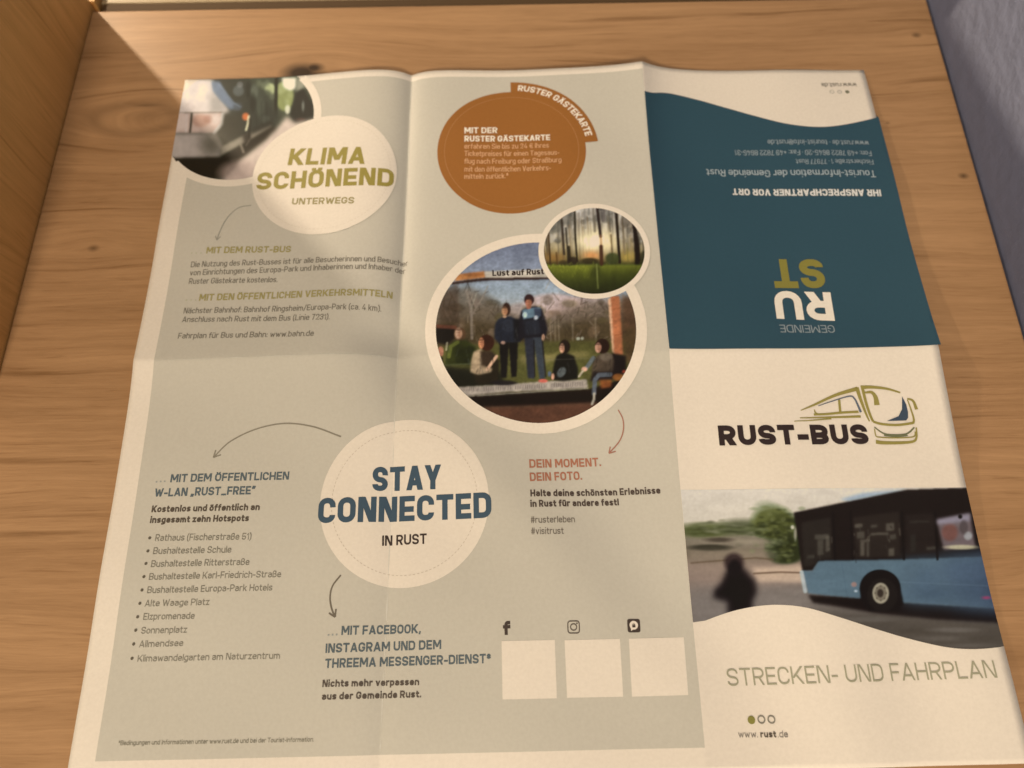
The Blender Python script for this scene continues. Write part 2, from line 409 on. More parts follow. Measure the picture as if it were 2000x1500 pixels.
# ------------------------------------------------------------------ text: a condensed sans drawn as pen strokes
# glyph = (width, [paths]); a path is "x,y x,y ..." in cap heights (x over the glyph's width), r = rounded corner, trailing z = closed
X_ = .72
G = {
'A': (.58, "=0,0 .5,1|=1,0 .5,1|.2,.27 .8,.27"), 'B': (.52, "0,0 0,1 1,1r 1,.53r 0,.53|0,.53 1,.53r 1,0r 0,0"), 'C': (.5, "~1,.72 1,1r 0,1r 0,0r 1,0r 1,.28"),
'D': (.53, "0,0 0,1 1,1r 1,0r z"), 'E': (.43, "1,1 0,1 0,0 1,0|0,.52 .9,.52"), 'F': (.42, "1,1 0,1 0,0|0,.5 .9,.5"), 'G': (.53, "~1,.74 1,1r 0,1r 0,0r 1,0r 1,.48 .55,.48"),
'H': (.53, "0,0 0,1|1,0 1,1|0,.52 1,.52"), 'I': (0, "0,0 0,1"), 'J': (.36, "1,1 1,0r 0,0r 0,.22"), 'K': (.54, "0,0 0,1|=1,1 .1,.34|=.34,.6 1,0"), 'L': (.41, "0,1 0,0 1,0"),
'M': (.7, "0,0 0,1|1,0 1,1|=.05,1 .5,.2|=.95,1 .5,.2"), 'N': (.54, "0,0 0,1|1,0 1,1|=.1,1 .9,0"), 'O': (.53, "0,1r 1,1r 1,0r 0,0r z"), 'P': (.5, "0,0 0,1 1,1r 1,.44r 0,.44"),
'Q': (.53, "0,1r 1,1r 1,0r 0,0r z|.6,.25 1,-.05"), 'R': (.5, "0,0 0,1 1,1r 1,.46r 0,.46|=.5,.5 .95,0"), 'S': (.5, "~1,.76 1,1r 0,1r 0,.53r 1,.49r 1,0r 0,0r 0,.24"),
'T': (.5, "0,1 1,1|.5,1 .5,0"), 'U': (.53, "0,1 0,0r 1,0r 1,1"), 'V': (.56, "=0,1 .5,0|=1,1 .5,0"), 'W': (.84, "=0,1 .25,0|=.5,.95 .25,0|=.5,.95 .75,0|=1,1 .75,0"), 'X': (.54, "=0,1 1,0|=1,1 0,0"), 'Y': (.56, "=0,1 .5,.38|=1,1 .5,.38|.5,.42 .5,0"), 'Z': (.48, "0,1 1,1|=.9,1 .1,0|0,0 1,0"),
'Ä': (.58, "=0,0 .5,1|=1,0 .5,1|.2,.27 .8,.27|.25,1.1 .25,1.2|.75,1.1 .75,1.2"), 'Ö': (.53, "0,1r 1,1r 1,0r 0,0r z|.22,1.1 .22,1.2|.78,1.1 .78,1.2"), 'Ü': (.53, "0,1 0,0r 1,0r 1,1|.22,1.1 .22,1.2|.78,1.1 .78,1.2"),
'a': (.42, "~0,.6 0,.72r 1,.72r 1,0|1,.42 0,.42r 0,0r 1,0r 1,.2"), 'b': (.43, "0,0 0,1|0,.72 1,.72r 1,0r 0,0"), 'c': (.4, "~1,.53 1,.72r 0,.72r 0,0r 1,0r 1,.2"), 'd': (.43, "1,0 1,1|1,.72 0,.72r 0,0r 1,0"),
'e': (.43, "~0,.37 1,.37 1,.72r 0,.72r 0,0r 1,0r 1,.14"), 'f': (.25, ".35,0 .35,1r 1,1|0,.7 1,.7"), 'g': (.43, "1,.72 0,.72r 0,0r 1,0|1,.72 1,-.25r .06,-.25"), 'h': (.43, "0,0 0,1|0,.72 1,.72r 1,0"),
'i': (0, "0,0 0,.72|0,.97 0,1.09"), 'j': (.1, "1,.72 1,-.25r 0,-.25|1,.9 1,1.02"), 'k': (.4, "0,0 0,1|=1,.72 .1,.25|=.35,.45 1,0"), 'l': (0, "0,0 0,1"), 'm': (.72, "0,0 0,.72|0,.72 .5,.72r .5,0|.5,.72 1,.72r 1,0"),
'n': (.43, "0,0 0,.72|0,.72 1,.72r 1,0"), 'o': (.43, "0,.72r 1,.72r 1,0r 0,0r z"), 'p': (.43, "0,-.25 0,.72|0,.72 1,.72r 1,0r 0,0"), 'q': (.43, "1,-.25 1,.72|1,.72 0,.72r 0,0r 1,0"), 'r': (.27, "0,0 0,.72|0,.55 .1,.72r 1,.72"),
's': (.38, "~1,.59 1,.72r 0,.72r 0,.38r 1,.34r 1,0r 0,0r 0,.14"), 't': (.26, ".35,.92 .35,0r 1,0|0,.7 1,.7"), 'u': (.43, "0,.72 0,0r 1,0|1,.72 1,0"), 'v': (.42, "=0,.72 .5,0|=1,.72 .5,0"), 'w': (.66, "=0,.72 .25,0|=.5,.68 .25,0|=.5,.68 .75,0|=1,.72 .75,0"),
'x': (.42, "=0,.72 1,0|=1,.72 0,0"), 'y': (.42, "=0,.72 .5,0|=1,.72 .3,-.25"), 'z': (.38, "0,.72 1,.72|=.88,.72 .12,0|0,0 1,0"), 'ß': (.44, "0,0 0,1r .9,1r .9,.58r .4,.56|.4,.56 1,.56r 1,0r .35,0"),
'ä': (.42, "0,.57 0,.72r 1,.72r 1,0|1,.42 0,.42r 0,0r 1,0r 1,.2|.2,.9 .2,1.02|.8,.9 .8,1.02"), 'ö': (.43, "0,.72r 1,.72r 1,0r 0,0r z|.2,.9 .2,1.02|.8,.9 .8,1.02"), 'ü': (.43, "0,.72 0,0r 1,0|1,.72 1,0|.2,.9 .2,1.02|.8,.9 .8,1.02"),
'0': (.45, "0,1r 1,1r 1,0r 0,0r z"), '1': (.2, "0,.78 1,1 1,0"), '2': (.45, "0,.76 0,1r 1,1r 1,.6r 0,0 1,0"), '3': (.45, "0,.78 0,1r 1,1r 1,.54r .4,.54|.4,.54 1,.54r 1,0r 0,0r 0,.22"), '4': (.5, ".6,1 0,.22 1,.22|.75,.5 .75,0"),
'5': (.45, "1,1 .08,1 0,.5 1,.62r 1,0r 0,0r 0,.22"), '7': (.42, "0,1 1,1|=.92,1 .35,0"), '8': (.46, "0,1r 1,1r 1,.53r 0,.53r z|0,.53r 1,.53r 1,0r 0,0r z"), '9': (.45, "1,.5 0,.45r 0,1r 1,1r 1,0r 0,0r 0,.2"), '6': (.45, "0,.5 1,.55r 1,0r 0,0r 0,1r 1,1r 1,.8"),
'.': (0, "0,0 0,.04"), ',': (.04, "1,.04 0,-.12"), ':': (0, "0,0 0,.04|0,.58 0,.62"), '-': (.24, "0,.38 1,.38"), '·': (0, "0,.38 0,.44"), '/': (.34, "0,-.1 1,1.02"), '(': (.14, "1,1.08 0,.8r 0,.1r 1,-.16"), ')': (.14, "0,1.08 1,.8r 1,.1r 0,-.16"),
'*': (.26, ".5,1 .5,.62|.05,.92 .95,.7|.95,.92 .05,.7"), '#': (.46, ".3,1 .15,0|.85,1 .7,0|0,.68 1,.68|0,.32 1,.32"), '_': (.4, "0,-.05 1,-.05"), '„': (.24, ".2,.06 0,-.12|1,.06 .8,-.12"), '“': (.24, "0,.84 .2,1.02|.8,.84 1,1.02"), '!': (0, "0,.32 0,1|0,0 0,.04"),
'+': (.4, "0,.45 1,.45|.5,.7 .5,.2"), '€': (.5, "1,.85 1,1r .2,1r .2,0r 1,0r 1,.15|0,.58 .8,.58|0,.4 .8,.4"), '@': (.62, ".75,.3 .75,.68r .3,.68r .3,.25r 1,.2r 1,.95r 0,.95r 0,-.05r .9,-.05"), '|': (0, "0,0 0,1"),
}
def _round(pts, closed, rad):
    """pts: [(x, y, r)] in mm -> list of (x, y) with rounded corners"""
    n = len(pts); out = []
    for i, (x, y, r) in enumerate(pts):
        if not r or (not closed and i in (0, n - 1)): out.append(np.array([x, y])); continue
        p = np.array([x, y]); a = np.array(pts[i - 1][:2]); b_ = np.array(pts[(i + 1) % n][:2])
        la, lb = np.linalg.norm(a - p), np.linalg.norm(b_ - p)
        fa = .5 if (pts[i - 1][2] and (closed or i - 1 > 0)) else .98
        fb = .5 if (pts[(i + 1) % n][2] and (closed or i + 1 < n - 1)) else .98
        ra, rb = min(rad, la * fa), min(rad, lb * fb)
        s_, e_ = p + (a - p) / (la + 1e-9) * ra, p + (b_ - p) / (lb + 1e-9) * rb
        for k in range(6):
            t = k / 5; c1, c2 = s_ + (p - s_) * .6, e_ + (p - e_) * .6
            out.append((1 - t) ** 3 * s_ + 3 * (1 - t) ** 2 * t * c1 + 3 * (1 - t) * t * t * c2 + t ** 3 * e_)
    res = [out[0]]
    for q in out[1:]:
        if np.linalg.norm(q - res[-1]) > 1e-4: res.append(q)
    if closed: res.append(res[0])
    return res
def _pen(pts, w, closed, cap_ends=False):
    """quads of a mitred stroke"""
    if cap_ends and not closed:
        pts = list(pts); u = pts[0] - pts[1]; v = pts[-1] - pts[-2]
        pts[0] = pts[0] + u / (np.linalg.norm(u) + 1e-9) * w / 2; pts[-1] = pts[-1] + v / (np.linalg.norm(v) + 1e-9) * w / 2
    n = len(pts); L, R = [], []
    for i in range(n):
        d0 = pts[i] - pts[i - 1] if i else (pts[0] - pts[-2] if closed else pts[1] - pts[0])
        d1 = pts[i + 1] - pts[i] if i < n - 1 else (pts[1] - pts[0] if closed else pts[-1] - pts[-2])
        d0 = d0 / (np.linalg.norm(d0) + 1e-9); d1 = d1 / (np.linalg.norm(d1) + 1e-9)
        m = np.array([-d0[1] - d1[1], d0[0] + d1[0]]); lm = np.linalg.norm(m)
        m = m / lm if lm > 1e-3 else np.array([-d0[1], d0[0]])
        c = m @ np.array([-d0[1], d0[0]]); c = c if c > .6 else .8
        L.append(pts[i] + m * w / 2 / c); R.append(pts[i] - m * w / 2 / c)
    return [(L[i], L[i + 1], R[i + 1], R[i]) for i in range(n - 1)]
def strokes_for(s, length, cap, weight):
    """list of strokes (each a list of quads) of a line `length` mm long, capitals `cap` mm high, baseline at y = 0"""
    w = weight * cap; gaps = []
    gl = [(c, G.get(c)) for c in s]
    sp = .10
    nat = 0
    ng = 0
    for c, g in gl:
        if c == ' ': nat += .30
        else: nat += g[0] + sp; ng += 1
    nat -= sp
    sx = (length - ng * w) / (nat * cap)
    cur = 0; out = []
    def ym(y):
        hw = weight / 2
        return np.interp(y, [-.25, 0, .72, 1, 1.3], [-.25 + hw, hw, .72 - hw, 1 - hw, 1.3 - hw]) * cap
    for c, g in gl:
        if c == ' ': cur += .30 * sx * cap; continue
        inner = g[0] * sx * cap; outer = inner + w
        x0 = cur + w / 2
        for path in g[1].split('|'):
            cap_ends = not path.startswith('~'); diag = path.startswith('='); tok = path.lstrip('~=').split(); closed = tok[-1] == 'z'
            if closed: tok = tok[:-1]
            pts = []
            for t in tok:
                r = t.endswith('r'); a_, b_ = t.rstrip('r').split(',')
                pts.append((x0 + float(a_) * inner, float(ym(float(b_))), r))
            if diag:
                (xa_, ya_, _), (xb_, yb_, _) = pts
                if ya_ < yb_: xa_, ya_, xb_, yb_ = xb_, yb_, xa_, ya_
                dx_, dy_ = xb_ - xa_, ya_ - yb_; k_ = w / 2 / dy_; hw_ = w / 2 * math.hypot(dx_, dy_) / dy_
                full = lambda v: abs(v - (cap - w / 2)) < .02 * cap or abs(v - w / 2) < .02 * cap or abs(v - (.72 * cap - w / 2)) < .02 * cap
                t0 = k_ if full(ya_) else 0; t1 = k_ if full(yb_) else 0
                # stay in line with the pen's outer edge
                xa2, ya2, xb2, yb2 = xa_, ya_ + (w / 2 if t0 else 0), xb_, yb_ - (w / 2 if t1 else 0)
                hw_ = min(hw_, w * .75)
                out.append([(np.array([xa2 - hw_, ya2]), np.array([xa2 + hw_, ya2]), np.array([xb2 + hw_, yb2]), np.array([xb2 - hw_, yb2]))])
                continue
            p = _round(pts, closed, min(inner * .5, .34 * cap) if inner > 0 else .1)
            if c in '.:iäöüÄÖÜ·!' and len(p) == 2 and abs(p[1][1] - p[0][1]) < w * 1.3:      # dots: square, as wide as the pen
                m = (p[0] + p[1]) / 2; h_ = max(w, abs(p[1][1] - p[0][1]) * 1.1) / 2 * (.72 if c in 'ÄÖÜ' else 1)
                if c in '.:·!' : m[1] = max(m[1], h_) if m[1] < .3 * cap else m[1]
                p = [m - np.array([0, h_]), m + np.array([0, h_])]; cap_ends = False
            out.append(_pen(p, w * (.72 if c in 'ÄÖÜ' and len(p) == 2 and p[0][1] > cap else 1), closed, cap_ends))
        cur += outer + sp * sx * cap
    return out
def text_build(name, s, length, cap, weight, mapf, color, level, parent, label, coarse):
    V, Fc, LV = [], [], []
    for k, st in enumerate(strokes_for(s, length, cap, weight)):
        for q in st:
            b0 = len(V)
            for p in q: V.append(mapf(p[0], p[1])); LV.append(k)
            Fc.append((b0, b0 + 1, b0 + 2, b0 + 3))
    bm = bmesh.new()
    lay = bm.verts.layers.float.new("lift")
    vs = []
    for p, k in zip(V, LV):
        v = bm.verts.new((p[0], p[1], 0)); v[lay] = (k % 7) * .0016; vs.append(v)
    for f in Fc:
        fc = bm.faces.new([vs[i] for i in f]); fc.normal_update()
        if fc.normal.z < 0: fc.normal_flip()
    cut(bm, coarse)
    lift = np.array([v[lay] for v in bm.verts])
    me = bpy.data.meshes.new(name); bm.to_mesh(me); bm.free()
    return finish(name, me, level, ink_mat(color), parent or leaflet, label=label, lift=lift)
def text(name, s, p0, p1, hpx, color, bold=.12, level=3, parent=None, label=None, slant=0.0):
    """one line of print from point p0 to p1 along its baseline; hpx = capital height"""
    a, b_ = P(*p0), P(*p1)
    d = b_ - a; Lh = np.linalg.norm(d); d = d / Lh; n = np.array([-d[1], d[0]])
    sgn = 1 if d[0] > 0 else -1
    hh = abs(P(p0[0], p0[1] - hpx * sgn)[1] - a[1])
    return text_build(name, s, Lh, hh, bold, lambda x, y: a + d * (x + slant * y) + n * y, color, level, parent, label, abs(hpx) < 26)
def arc_text(name, s, c0, r, hh, a0, a1, color, bold, level, parent):
    Lh = abs(a1 - a0) * (r + hh / 2); sg = 1 if a1 > a0 else -1
    def mp(x, y):
        an = a0 + (a1 - a0) * x / Lh; return c0 + (r + y) * np.array([math.cos(an), math.sin(an)])
    return text_build(name, s, Lh, hh, bold, mp, color, level, parent, None, True)

# ------------------------------------------------------------------ the paper itself
PAPER = (226, 203, 171)
def edge_left(y): return np.interp(y, [-21.5, 118, 258.4], [-143.0, -144.4, -147.1])
def edge_right(y): return np.interp(y, [-21.5, 118, 258.4], [159.8, 158.8, 158.8])
def sheet():
    us = np.array(sorted(set([-147.0, 160.0] + [c for c in CUTX if -146 < c < 159] + list(np.arange(-145, 159, 2.0)))))
    keep = [us[0]]
    for u in us[1:]:
        if u - keep[-1] > 0.3 or abs(u - FX1) < .01 or abs(u - FX2) < .01: keep.append(u)
    us = np.array(keep)
    vs = np.array(sorted(set([-21.5, 258.4] + [c for c in CUTY if -21 < c < 258] + list(np.arange(-20, 258, 2.0)))))
    keep = [vs[0]]
    for v in vs[1:]:
        if v - keep[-1] > 0.3: keep.append(v)
    vs = np.array(keep)
    nu, nv = len(us), len(vs)
    Ug, Vg = np.meshgrid(us, vs, indexing='ij')
    # outer columns follow the slightly skewed cut edges of the sheet
    wl = np.clip((-100 - Ug) / 47.0, 0, 1); wr = np.clip((Ug - 100) / 60.0, 0, 1)
    X = Ug + wl * (edge_left(Vg) + 147.0) + wr * (edge_right(Vg) - 160.0)
    Y = Vg - np.clip((-12 - Vg) / 9.5, 0, 1) * np.interp(X, [-150, 50, 100, 160], [2.6, 2.4, 1.6, 0.7])
    Z = height(X, Y)
    top = np.stack([X, Y, Z], -1).reshape(-1, 3) * MM
    bot = top - np.array([0, 0, 0.16 * MM])
    verts = np.concatenate([top, bot])
    N = nu * nv
    idx = np.arange(N).reshape(nu, nv)
    q = np.stack([idx[:-1, :-1], idx[1:, :-1], idx[1:, 1:], idx[:-1, 1:]], -1).reshape(-1, 4)
    faces = [tuple(f) for f in q] + [tuple(f[::-1] + N) for f in q]
    loop = list(idx[:, 0]) + list(idx[-1, 1:]) + list(idx[-2::-1, -1]) + list(idx[0, -2:0:-1])
    for i in range(len(loop)):
        a, b_ = loop[i], loop[(i + 1) % len(loop)]
        faces.append((a, a + N, b_ + N, b_))
    me = bpy.data.meshes.new("paper_sheet")
    me.from_pydata(verts.tolist(), [], faces); me.update()
    me.polygons.foreach_set("use_smooth", [True] * (2 * len(q)) + [False] * len(loop))
    m = ink_mat(PAPER)
    o = link_mesh("paper_sheet", me, m, leaflet); o.matrix_parent_inverse = PI_L
    o["label"] = "blank white paper of the leaflet with its creases"
    return o
sheet()

# ------------------------------------------------------------------ large printed fields
GREY = (193, 177, 149)
xl = lambda y: float(edge_left(y)) + 8.4
gl_top = 254.6
gpoly = [(xl(gl_top), gl_top), (FX1, gl_top), (FX2 - .0, gl_top), (FX2 + 0.0, FY), (FX2 + .1, -16.6), (xl(-17), -18.4)]
decal("grey_print", [[np.array(p) for p in gpoly]], 1, GREY, label="pale grey printed ground of two columns")

def crease(x0, y0, x1, y1, c, w, seed):
    r = random.Random(seed); L_ = math.hypot(x1 - x0, y1 - y0); t = 0; out = []
    while t < L_:
        seg = r.uniform(8, 26); gap = r.uniform(.1, 1.2); a_, b_ = t / L_, min(t + seg, L_) / L_; ww = w * r.uniform(.6, 1.3)
        p, q = np.array([x0 + (x1 - x0) * a_, y0 + (y1 - y0) * a_]), np.array([x0 + (x1 - x0) * b_, y0 + (y1 - y0) * b_])
        m_ = (p + q) / 2; dv = (q - p) / max(np.linalg.norm(q - p), 1e-6); nv = np.array([-dv[1], dv[0]]) * ww / 2
        out.append([p, m_ + nv, q, m_ - nv]); t += seg + gap
    decal("crease_wear", out, 2.5, c)
crease(FX1, 252, FX1, -17, (206, 190, 162), .42, 1)
crease(-136, FY, FX1 + 4, FY, (203, 187, 159), .30, 2)
TEAL = (47, 72, 77)
wv = spline([P(*p) for p in [(1267, 181), (1305, 182.5), (1360, 195), (1420, 212), (1470, 226), (1525, 240), (1566, 246.5), (1607, 248.5), (1649, 244), (1690, 235.5), (1720, 228)]], 6)
wv[0] = np.array([FX2 + .1, wv[0][1]]); wv[-1] = np.array([float(edge_right(wv[-1][1])) - .02, wv[-1][1]])
def strips(upper, lower_y):
    out = []
    for i in range(len(upper) - 1):
        a, b_ = upper[i], upper[i + 1]
        out.append([a, b_, np.array([b_[0] , lower_y]), np.array([a[0], lower_y])])
    return out
tp = strips(wv, FY + 0.9)
tp.append([wv[-1], np.array([wv[-1][0], FY + .9]), np.array([float(edge_right(FY + .9)) - .02, FY + .9])])
teal = decal("teal_print", tp, 1, TEAL, label="dark teal printed field with a wavy top edge")

# ------------------------------------------------------------------ printed photographs
class Canvas:
    """a small painting in the units of (ox + s*x, oy + s*y) photo px"""
    def __init__(s, ox, oy, sc, w, h, bg):
        s.ox, s.oy, s.sc = ox, oy, sc
        s.W, s.H = int(w * sc), int(h * sc)
        s.a = np.ones((s.H, s.W, 3)) * np.array(bg, float)
        s.Y, s.X = np.mgrid[0:s.H, 0:s.W].astype(float) + .5
        s.X /= sc; s.Y /= sc
    def _blur1(s, m, sig):
        if sig < .3: return m
        r = int(math.ceil(sig * 2.5)); k = np.exp(-.5 * (np.arange(-r, r + 1) / sig) ** 2); k /= k.sum()
        pad = np.pad(m, ((r, r), (r, r)), mode='edge')
        pad = sum(k[i] * pad[:, i:i + m.shape[1]] for i in range(2 * r + 1))
        return sum(k[i] * pad[i:i + m.shape[0], :] for i in range(2 * r + 1))
    def mix(s, m, c, alpha):
        m = np.clip(m * alpha, 0, 1)[..., None]
        s.a = s.a * (1 - m) + np.asarray(c, float) * m
    def poly(s, pts, c, soft=1.0, alpha=1.0):
        m = np.zeros((s.H, s.W), bool); n = len(pts)
        for i in range(n):
            x1, y1 = pts[i]; x2, y2 = pts[(i + 1) % n]
            if y1 == y2: continue
            cnd = ((y1 > s.Y) != (y2 > s.Y)) & (s.X < (x2 - x1) * (s.Y - y1) / (y2 - y1) + x1)
            m ^= cnd
        s.mix(s._blur1(m.astype(float), soft), c, alpha)
    def ell(s, cx, cy, rx, ry, c, soft=1.0, alpha=1.0, rot=0):
        dx, dy = s.X - cx, s.Y - cy
        if rot: r = math.radians(rot); dx, dy = dx * math.cos(r) + dy * math.sin(r), -dx * math.sin(r) + dy * math.cos(r)
        d = np.sqrt((dx / rx) ** 2 + (dy / ry) ** 2)
        e = max(soft / s.sc / min(rx, ry), .05)
        s.mix(np.clip((1 - d) / e + .5, 0, 1), c, alpha)
    def glow(s, cx, cy, rx, ry, c, alpha=1.0):
        d2 = ((s.X - cx) / rx) ** 2 + ((s.Y - cy) / ry) ** 2
        s.mix(np.exp(-d2), c, alpha)
    def line(s, pts, w, c, soft=.8, alpha=1.0):
        m = np.zeros((s.H, s.W))
        for (x1, y1), (x2, y2) in zip(pts[:-1], pts[1:]):
            dx, dy = x2 - x1, y2 - y1; L2 = dx * dx + dy * dy + 1e-9
            t = np.clip(((s.X - x1) * dx + (s.Y - y1) * dy) / L2, 0, 1)
            d = np.hypot(s.X - x1 - t * dx, s.Y - y1 - t * dy)
            m = np.maximum(m, np.clip((w / 2 - d) * s.sc / soft + .5, 0, 1))
        s.mix(m, c, alpha)
    def vgrad(s, stops, x0=None, x1=None):
        ys = [p[0] for p in stops]
        for k in range(3):
            g = np.interp(s.Y, ys, [p[1][k] for p in stops])
            s.a[..., k] = g
    def noise(s, amp, cx, cy, mask=None, octv=3):
        """soft random mottling; cx, cy = cell size in canvas units"""
        out = np.zeros((s.H, s.W))
        for o in range(octv):
            gx, gy = cx / 2 ** o, cy / 2 ** o
            nx, ny = int(s.W / s.sc / gx) + 3, int(s.H / s.sc / gy) + 3
            g = rng.random((ny, nx)) - .5
            fx, fy = s.X / gx, s.Y / gy
            ix, iy = fx.astype(int), fy.astype(int); tx, ty = fx - ix, fy - iy
            tx = tx * tx * (3 - 2 * tx); ty = ty * ty * (3 - 2 * ty)
            v = (g[iy, ix] * (1 - tx) + g[iy, ix + 1] * tx) * (1 - ty) + (g[iy + 1, ix] * (1 - tx) + g[iy + 1, ix + 1] * tx) * ty
            out += v / 1.6 ** o
        if mask is not None: out = out * mask
        s.a = np.clip(s.a * (1 + amp * out[..., None]), 2, 255)
    def blur(s, sig):
        s.a = np.stack([s._blur1(s.a[..., k], sig) for k in range(3)], -1)
    def sample(s, px, py):
        x = np.clip((px - s.ox) - .5, 0, s.W - 1.001); y = np.clip((py - s.oy) - .5, 0, s.H - 1.001)
        ix, iy = x.astype(int), y.astype(int); tx, ty = (x - ix)[..., None], (y - iy)[..., None]
        a = s.a
        return (a[iy, ix] * (1 - tx) + a[iy, ix + 1] * tx) * (1 - ty) + (a[iy + 1, ix] * (1 - tx) + a[iy + 1, ix + 1] * tx) * ty

m_photo = photo_mat()
def photo(name, cv, inside, X, Y, level, parent=None, label=None):
    """grid of sheet points X, Y (mm); keeps the cells where inside(X, Y); colour = the painting, as printed ink"""
    nx, ny = X.shape
    Z = height(X, Y)
    q = np.stack([X / 1000, Y / 1000, Z / 1000 - CAM_H], -1) @ CM.T
    px = 1000 + FPX * q[..., 0] / -q[..., 2]; py = 750 - FPX * q[..., 1] / -q[..., 2]
    c_ = cv.sample(px, py); m_ = c_.mean(-1, keepdims=True)
    bl = np.clip((c_[..., 2:] - c_[..., :1]) / 30.0, 0, 1)                 # print inks: weak cyan under warm light
    c_ = c_ + (m_ - c_) * .38 * bl
    gr = np.clip((c_[..., 1] - c_[..., 0]) / 12.0, 0, 1) * (c_[..., 2] < c_[..., 1])
    c_[..., 0] = c_[..., 0] + (c_[..., 1] - c_[..., 0]) * .75 * gr
    rgb = ink(c_)
    idx = np.arange(nx * ny).reshape(nx, ny)
    fq = np.stack([idx[:-1, :-1], idx[1:, :-1], idx[1:, 1:], idx[:-1, 1:]], -1).reshape(-1, 4)
    cx = (X[:-1, :-1] + X[1:, 1:]) / 2; cyy = (Y[:-1, :-1] + Y[1:, 1:]) / 2
    fq = fq[inside(cx, cyy).ravel()]
    used = np.unique(fq); remap = -np.ones(nx * ny, int); remap[used] = np.arange(len(used))
    fq = remap[fq]
    me = bpy.data.meshes.new(name)
    v = np.stack([X, Y, np.zeros_like(X)], -1).reshape(-1, 3)[used]
    me.vertices.add(len(v)); me.vertices.foreach_set("co", v.astype(np.float32).ravel())
    me.loops.add(fq.size); me.loops.foreach_set("vertex_index", fq.ravel().astype(np.int32))
    me.polygons.add(len(fq)); me.polygons.foreach_set("loop_start", (np.arange(len(fq)) * 4).astype(np.int32))
    me.update(calc_edges=True)
    ca = me.color_attributes.new("print", 'FLOAT_COLOR', 'POINT')
    c4 = np.concatenate([rgb.reshape(-1, 3)[used], np.ones((len(used), 1))], 1)
    ca.data.foreach_set("color", c4.astype(np.float32).ravel())
    return finish(name, me, level, m_photo, parent or leaflet, label=label)

def gridded(x0, x1, y0, y1, step):
    xs = np.arange(x0, x1 + step, step); ys = np.arange(y0, y1 + step, step)
    for f in (FX1, FX2):
        if xs[0] < f < xs[-1]: xs[np.argmin(abs(xs - f))] = f
    if ys[0] < FY < ys[-1]: ys[np.argmin(abs(ys - FY))] = FY
    return np.meshgrid(xs, ys, indexing='ij')

